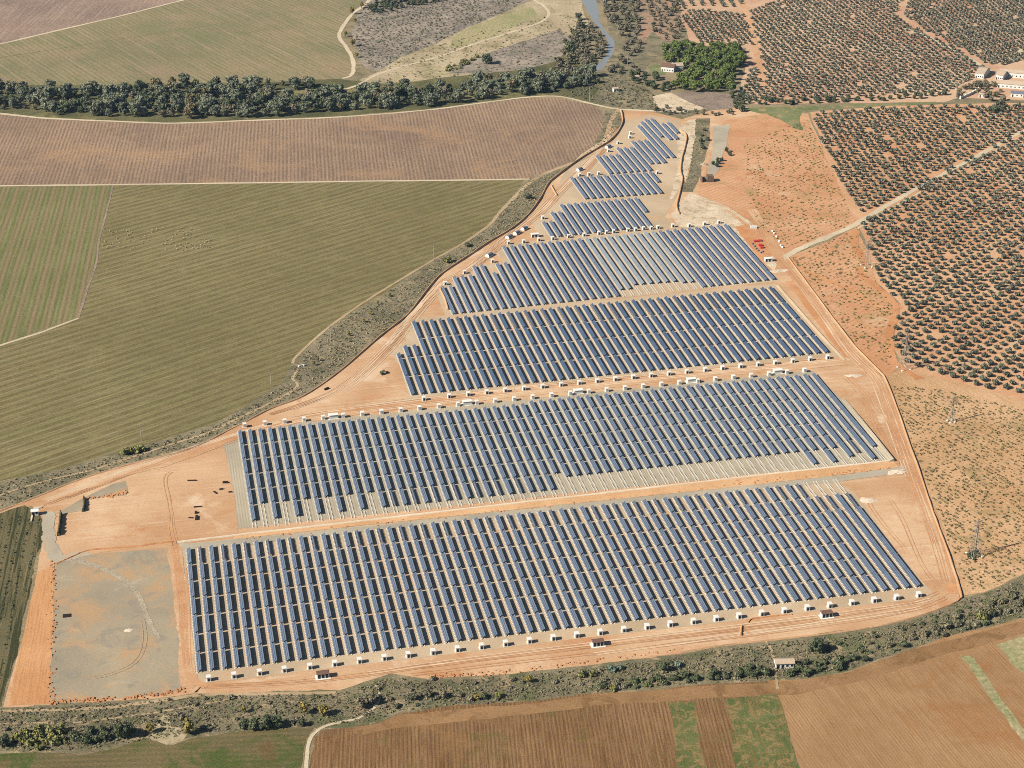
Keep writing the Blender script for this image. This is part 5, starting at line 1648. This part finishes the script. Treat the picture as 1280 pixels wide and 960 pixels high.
tree('darktree', 'lone_tree', G(608, 80), 1.35, 'lone dark tree casting a long shadow on the flood plain', 'tree', None, RS)
tree('darktree', 'lone_tree', G(713, 66), 1.5, 'large dark tree at the river bank among brown ones', 'tree', None, RS)
scatter('yellowbush', 'yellow_bush', [(552, 86), (575, 78), (596, 70), (598, 76), (575, 86), (556, 92)], 5.5, 0.8, 1.2, 'yellow green bush in the strip left of the lone tree', 'bush', 'bushes left of the lone tree', 44)
# left verge
tree('darktree', 'verge_tree', G(660, 249), 0.75, 'round green tree on the verge near the far perimeter curve', 'tree', None, RS)
tree('yellowbush', 'verge_bush', G(559, 328), 1.6, 'yellow brown bush on the verge left of the fourth block', 'bush', None, RS)
tree('bush', 'verge_bush', G(585, 308), 1.2, 'dark green bush on the verge below the utility pole', 'bush', None, RS)
for k, (x, y, s) in enumerate([(156, 568, 1.8), (162, 566, 2.0), (170, 565, 1.9), (178, 563, 1.6)]):
    tree('yellowbush', 'reed_clump', G(x, y), s * 0.8, ['yellow reed clump at the left verge, leftmost of four', 'yellow reed clump at the left verge, second of four', 'yellow reed clump at the left verge, third of four', 'yellow reed clump at the left verge, rightmost of four'][k], 'reeds', 'reeds at the left verge', RS)
for k, (x, y) in enumerate([(397, 452), (392, 457), (455, 403), (462, 394), (436, 420), (472, 381), (487, 371)]):
    tree('yellow', 'verge_bush', G(x, y), 0.42, 'small golden bush on the left verge, %s from the culvert' % ordinal([2, 1, 4, 5, 3, 6, 7][k]), 'bush', 'golden bushes on the left verge', RS)
tree('bush', 'green_bush', G(478, 468), 0.8, 'bright green bush on the waste patch left of the third block', 'bush', None, RS)
tree('bush', 'green_bush', G(484, 466), 0.5, 'tiny green bush right of the bright one on the waste patch', 'bush', None, RS)
# front stream
LST = [('darktree', 150, 922, 0.85, 'dark ochre tree right of the reed thicket'), ('darktree', 160, 921, 0.8, 'dark tree beside the bare gully'), ('yellow', 186.5, 916, 0.7, 'small olive yellow tree at the bare gully'), ('yellow', 236, 917, 1.0, 'bright yellow tree right of the bare gully'),
       ('darktree', 5, 932, 0.7, 'dark tree at the bottom left edge'), ('yellow', 380, 893, 0.85, 'yellow tree, left one of the pair by the lane'), ('yellow', 404, 894, 0.9, 'yellow tree, right one of the pair by the lane'), ('darktree', 378, 907, 0.5, 'dark bush below the yellow pair'),
       ('bank', 452, 884, 0.8, 'ochre brown tree beside the lane bend'), ('bank', 464, 880, 0.7, 'brown bush at the lane bend'), ('darktree', 305, 911, 0.65, 'dark green thicket tree, leftmost of four'), ('darktree', 318, 912, 0.75, 'dark green thicket tree, second of four'), ('darktree', 332, 911, 0.8, 'dark green thicket tree, third of four'), ('darktree', 346, 908, 0.7, 'dark green thicket tree, rightmost of four'),
       ('yellow', 661, 853, 0.6, 'small olive tree standing alone above the scrub'), ('bank', 517, 874, 0.6, 'brown bush left of the stream middle'), ('bank', 535, 871, 0.6, 'brown green bush at the stream middle'), ('bank', 554, 872, 0.55, 'grey bush at the stream middle'), ('yellow', 596, 875, 0.5, 'orange bush at the stream middle'),
       ('bush', 606, 873, 1.0, 'dark bush right of the orange bush'), ('yellowbush', 624, 872, 1.0, 'yellow green bush right of the dark bush'), ('yellowbush', 727, 846, 1.0, 'yellow bush, left of the upper pair'), ('yellowbush', 740, 845, 0.9, 'yellow bush, right of the upper pair'),
       ('darktree', 830, 839, 0.65, 'round dark tree above the hedge'), ('cactus', 764, 839, 1.3, 'blue green prickly pear thicket, left one'), ('cactus', 847, 833, 1.2, 'blue green prickly pear thicket, right one'), ('cactus', 775, 837, 1.0, 'small prickly pear beside the left thicket'),
       ('darktree', 1022, 815, 0.95, 'large round tree above the white house'), ('bush', 1129, 808, 1.2, 'bluish dark bush right of the round tree'), ('yellowbush', 1228, 774, 1.6, 'yellow green bush at the right stream end'), ('darktree', 1240, 770, 0.55, 'dark bush at the right stream end'), ('yellowbush', 766, 863, 0.9, 'bright yellow green bush at the field edge'), ('darktree', 753, 861, 0.42, 'dark round bush at the field edge'), ('yellow', 305, 891, 0.5, 'small yellow bush above the dark thicket')]
for (sp, x, y, s, lb) in LST:
    tree(sp, 'stream_tree' if sp in ('darktree', 'bank', 'yellow') else 'stream_bush', G(x, y), s, lb, 'tree' if sp in ('darktree', 'bank', 'yellow') else 'bush', 'trees and bushes of the front stream', RS)
scatter('reedx' if False else 'yellowbush', 'reed_clump', [(14, 925), (30, 914), (50, 910), (75, 912), (84, 922), (78, 932), (55, 938), (22, 936)], 3.6, 1.0, 1.5, 'yellow green reed clump in the thicket at bottom left', 'reeds', 'reeds at the bottom left', 51)
scatter('bush', 'thicket_bush', [(84, 918), (110, 914), (140, 914), (142, 926), (110, 932), (86, 932)], 4.2, 0.8, 1.3, 'dark bush between reed thicket and bare gully', 'bush', 'bushes right of the reeds', 52)
scatter('bush', 'hedge_bush', [(820, 849), (860, 846), (897, 843), (897, 852), (860, 856), (820, 858)], 3.8, 0.7, 1.1, 'dark bush in the hedge left of the white house path', 'bush', 'hedge bushes by the brown field', 53)
scatter('bush', 'hedge_bush', [(905, 842), (935, 836), (964, 834), (966, 848), (935, 851), (905, 853)], 3.8, 0.8, 1.2, 'dark bush in the dense hedge beside the white house', 'bush', 'hedge bushes beside the white house', 54)
scatter('bush', 'hedge_bush', [(996, 830), (1020, 826), (1050, 824), (1084, 818), (1083, 828), (1050, 838), (1005, 846), (985, 846)], 3.9, 0.8, 1.25, 'dark bush in the hedge right of the white house', 'bush', 'hedge bushes right of the white house', 55)
scatter('scrubbush', 'hedge_bush', [(740, 852), (820, 846), (820, 858), (740, 866)], 4.0, 0.6, 1.0, 'grey green bush along the brown field edge', 'bush', 'bushes along the brown field edge', 56)
scatter('scrubbush', 'stream_shrub', [(1150, 790), (1200, 770), (1240, 752), (1290, 732), (1290, 760), (1250, 776), (1190, 792), (1140, 806), (1090, 816), (1100, 806)], 4.4, 0.7, 1.2, 'grey shrub in the stream valley at right', 'bush', 'shrubs in the right stream valley', 57)

# --- ground cover that nobody could count
def tufts(seed, n, R, Hc, leaf):
    return [crown(n, [(0, 0, Hc * 0.35, R, R, Hc * 0.6)], leaf, seed + k, 0.0, 0.8) for k in range(5)]


TUFT = {'mini': tufts(70, 9, 0.45, 0.5, 0.2), 'scrub': tufts(1, 26, 0.75, 0.9, 0.30), 'low': tufts(20, 12, 0.5, 0.35, 0.26), 'weed': tufts(40, 12, 0.55, 0.5, 0.24)}


def cover(name, px, spacing, kind, mat, s0, s1, label, cat, seed, keep=1.0, rows=None):
    poly = gl(px)
    if rows:
        P_, _, _ = lattice(poly, rows[0], rows[1], G(*px[0]), 0.5, seed, 1 - keep, rows[2])
    else:
        P_ = poisson(poly, spacing, seed=seed)
        r_ = np.random.default_rng(seed)
        P_ = P_[(r_.random(len(P_)) < keep) & frustum(P_, 1.0, 0.02)]
    rr = random.Random(seed)
    pl = []
    for p in P_:
        s = rr.uniform(s0, s1)
        pl.append((p[0], p[1], 0.0, rr.uniform(0, 6.28), (s, s, s * rr.uniform(0.7, 1.2))))
    if pl:
        stuff(name, TUFT[kind], pl, [LM[mat]], label, cat)


cover('stream_scrub_cover', [(-20, 905), (4, 888), (60, 885), (111, 881), (195, 876), (255, 869), (330, 869), (425, 868), (468, 853), (489, 847), (536, 853), (640, 846), (761, 833), (850, 821), (894, 813), (950, 806), (974, 804), (1065, 793), (1135, 779), (1182, 762), (1206, 749), (1240, 741), (1290, 718), (1290, 768), (1240, 781), (1180, 797), (1120, 815), (1060, 837), (1010, 845), (960, 850), (900, 853), (820, 859), (740, 865), (640, 877), (560, 883), (500, 889), (470, 900), (440, 905), (395, 905), (300, 912), (240, 918), (150, 930), (100, 938), (-20, 938)], 1.25, 'mini', 'scrub', 0.5, 1.7, 'dense low scrub filling the front stream valley', 'scrub', 61, 0.72)
vp = poisson(gl([(4, 890), (111, 883), (255, 871), (425, 870), (489, 850), (640, 849), (850, 824), (950, 808), (1065, 796), (1182, 765), (1290, 722), (1290, 766), (1240, 779), (1180, 795), (1060, 834), (960, 848), (820, 857), (640, 875), (500, 887), (440, 900), (300, 908), (150, 926), (100, 932), (4, 934)]), 5.2, seed=91)
rv_ = random.Random(8)
vpl = []
for p in vp:
    if rv_.random() < 0.62:
        s_ = rv_.uniform(0.3, 0.62) if rv_.random() < 0.75 else rv_.uniform(0.6, 0.95)
        vpl.append((p[0], p[1], 0.0, rv_.uniform(0, 6.28), (s_, s_ * rv_.uniform(0.8, 1.3), s_ * rv_.uniform(0.7, 1.1))))
half = len(vpl) // 2
stuff('valley_bushes', [a_[2] for a_ in SP['scrubbush']], vpl[:half * 3 // 2], [LM['bank']], 'small grey green bushes dotted through the front stream valley', 'bushes')
stuff('valley_bushes', [a_[2] for a_ in SP['bush']], vpl[half * 3 // 2:], [LM['dark']], 'small dark bushes dotted through the right stream valley', 'bushes')
cover('verge_cover', [(757, 142), (774, 140), (776, 154), (760, 176), (725, 197), (690, 222), (672, 250), (656, 269), (636, 286), (582, 320), (550, 340), (532, 360), (505, 393), (472, 420), (422, 463), (378, 493), (336, 509), (290, 533), (233, 560), (166, 577), (99, 597), (32, 624), (-10, 636), (-10, 604), (0, 603), (80, 588), (170, 562), (262, 534), (315, 507), (357, 480), (372, 450), (420, 406), (470, 376), (530, 336), (566, 314), (612, 284), (642, 248), (662, 226), (692, 216), (717, 204), (740, 187), (754, 166)], 2.0, 'low', 'drygrass', 0.7, 1.6, 'dry grass and low weeds on the left verge', 'grass', 62, 0.75)
cover('thistle_cover', [(456, 4), (520, -10), (650, -10), (655, 4), (620, 20), (580, 36), (545, 55), (500, 72), (475, 86), (460, 82), (450, 66), (444, 45), (448, 22)], 3.6, 'scrub', 'bank', 0.7, 1.3, 'low purplish thistle scrub on the upper plain', 'scrub', 63, 0.6)
cover('flood_cover', [(475, 88), (500, 74), (545, 57), (600, 40), (690, 20), (728, 14), (722, 30), (700, 50), (690, 75), (660, 86), (560, 97), (500, 104), (470, 104)], 5.0, 'scrub', 'drygrass', 0.5, 1.3, 'scattered tussocks on the sandy flood plain', 'scrub', 64, 0.55)
cover('bank_cover', [(742, 92), (768, 92), (790, 88), (800, 100), (816, 120), (826, 136), (800, 137), (770, 134), (745, 127), (700, 119), (715, 104)], 3.4, 'scrub', 'scrub', 0.6, 1.5, 'low scrub on the slope above the perimeter track', 'scrub', 65, 0.65)
cover('vineyard_weeds', [(1114, 482), (1180, 488), (1290, 515), (1290, 708), (1240, 734), (1210, 740), (1172, 640), (1140, 556)], 2.2, 'weed', 'vine', 0.7, 1.5, 'rows of small weedy vines on tan soil', 'vines', 66, 0.62, rows=(1.7, A_VF, 2.4))
cover('weed_patches', [(988, 324), (1030, 304), (1068, 288), (1080, 325), (1090, 352), (1118, 382), (1112, 420), (1114, 458), (1070, 428), (1046, 400), (1012, 352)], 2.6, 'weed', 'weed', 0.7, 1.6, 'scattered weeds on the orange waste ground', 'weeds', 67, 0.45)
cover('fallow_weeds', [(930, 180), (1010, 150), (1028, 190), (1056, 250), (1068, 280), (1025, 296), (985, 310), (950, 285), (935, 250)], 2.6, 'weed', 'weed', 0.7, 1.5, 'sparse weeds on the orange fallow field', 'weeds', 68, 0.4, rows=(2.0, A_ORC, 3.4))
cover('cutting_scrub', [(870, 150), (886, 150), (884, 180), (874, 215), (864, 240), (852, 238), (862, 205)], 2.4, 'low', 'drygrass', 0.6, 1.5, 'grey scrub in the ditch right of the site', 'scrub', 69, 0.7)
cover('plot_cover', [(-10, 650), (28, 640), (48, 648), (50, 664), (38, 715), (16, 812), (2, 876), (-10, 880)], 1.7, 'scrub', 'dark', 0.35, 0.8, 'low dark plants on the left edge plot', 'plants', 70, 0.5, rows=(1.3, ang((30, 700), (12, 800)), 4.2))
cover('pylon_weeds', [(1209, 690), (1218, 686), (1227, 691), (1226, 698), (1216, 701), (1209, 697)], 1.1, 'scrub', 'dark', 0.6, 1.1, 'dense green weeds round the vineyard pylon foot', 'weeds', 71, 0.9)
# clods and stones
mb = MB()
rc = random.Random(3)
for line, n, s in (([(66, 700), (66, 780), (63, 878)], 110, 0.45), ([(63, 879), (111, 876), (195, 869), (228, 862)], 150, 0.5), ([(106, 624), (130, 621), (158, 617)], 60, 0.5), ([(300, 674), (640, 638), (960, 602), (1110, 585)], 160, 0.42), ([(540, 846), (640, 839), (850, 812)], 120, 0.4)):
    P_ = spline(gl(line), 40)
    for k in range(n):
        p = P_[rc.randrange(len(P_))]
        x, y, q = p[0] + rc.gauss(0, 0.8), p[1] + rc.gauss(0, 0.8), s * rc.uniform(0.5, 1.4)
        mb.box(x - q, x + q * rc.uniform(.6, 1), y - q * rc.uniform(.5, 1), y + q, 0, q * 0.9, 0, q * 0.3)
tag(link('earth_clods', mb.mesh('earth_clods', [M['dark_orange']])), 'scattered dark earth clods along the bank edges', 'clods', None, 'stuff')

# ------------------------------------------------------------------ sheep
def sheep_mesh():
    bm = bmesh.new()
    me = bpy.data.meshes.new('sheep')
    pts = [((-0.42, 0, 0.62), 0.27), ((0.0, 0, 0.64), 0.30), ((0.38, 0, 0.64), 0.25), ((0.60, 0, 0.82), 0.13), ((0.78, 0, 0.84), 0.10)]
    ed = [(0, 1), (1, 2), (2, 3), (3, 4)]
    for (x, s) in ((-0.38, 0), (0.34, 2)):
        for y in (-0.14, 0.14):
            k = len(pts)
            pts += [((x, y, 0.34), 0.08), ((x + 0.02, y, 0.02), 0.045)]
            ed += [(s, k), (k, k + 1)]
    me.from_pydata([p for p, _ in pts], ed, [])
    o = link('sheep', me)
    sk = o.modifiers.new('skin', 'SKIN')
    for v, (_, r_) in zip(me.skin_vertices[0].data, pts):
        v.radius = (r_, r_)
    me.skin_vertices[0].data[1].use_root = True
    ss = o.modifiers.new('sub', 'SUBSURF')
    ss.levels = ss.render_levels = 1
    dg = bpy.context.evaluated_depsgraph_get()
    m2 = bpy.data.meshes.new_from_object(o.evaluated_get(dg))
    bpy.data.objects.remove(o)
    m2.name = 'sheep'
    m2.materials.clear()
    m2.materials.append(M['wool'])
    return m2


M['wool'] = plain('cream_wool', (198, 184, 146), 1.0, 0.0, grain=0.1)
SM = sheep_mesh()
sh = [(140, 291), (146, 290), (152, 289), (158, 289.5), (162, 288.5), (160, 294), (164, 297), (157, 300), (148, 302), (143, 304), (138, 306), (135, 309), (129, 307), (131, 303), (175, 297), (182, 298), (190, 288), (196, 287), (203, 287), (168, 303), (178, 305), (155, 310), (164, 313), (207, 313), (222, 289), (224, 290), (228, 290), (234, 291), (238, 293), (242, 295), (244, 296), (230, 298), (229, 300), (216, 297), (212, 299), (208, 301), (203, 306), (215, 304), (220, 308), (224, 311), (226, 309), (229, 308), (225, 306), (238, 306), (244, 308), (248, 308), (251, 309), (253, 306), (256, 304), (258, 302), (256, 300), (254, 299.5), (247, 311), (241, 311), (221, 312), (234, 305)]
for k in range(len(sh) * 2):
    x, y = sh[k % len(sh)]
    if k >= len(sh):
        x, y = x + RS.uniform(-9, 9), y + RS.uniform(-4, 4)
    g = G(x, y)
    left = x < 185
    o = link('sheep', SM, None, (g[0], g[1], 0.1), RS.uniform(0, 6.28), 0.8)
    tag(o, 'cream sheep grazing in the %s half of the flock on the green field' % ('left' if left else 'right'), 'sheep', 'sheep of the %s half of the flock' % ('left' if left else 'right'))

# ------------------------------------------------------------------ haze
hz = MB().box(-6100, 6100, -1600, 9100, -1.0, 432.0).mesh('haze', [])
hm = bpy.data.materials.new('thin_haze')
hm.use_nodes = True
hn = hm.node_tree
hn.nodes.remove(hn.nodes['Principled BSDF'])
pv = hn.nodes.new('ShaderNodeVolumePrincipled')
pv.inputs['Color'].default_value = (0.5, 0.74, 1.0, 1)
pv.inputs['Density'].default_value = 0.000015
hn.links.new(pv.outputs[0], hn.nodes['Material Output'].inputs['Volume'])
hz.materials.append(hm)
tag(link('haze', hz), 'thin pale haze over the whole valley', 'haze', None, 'stuff')
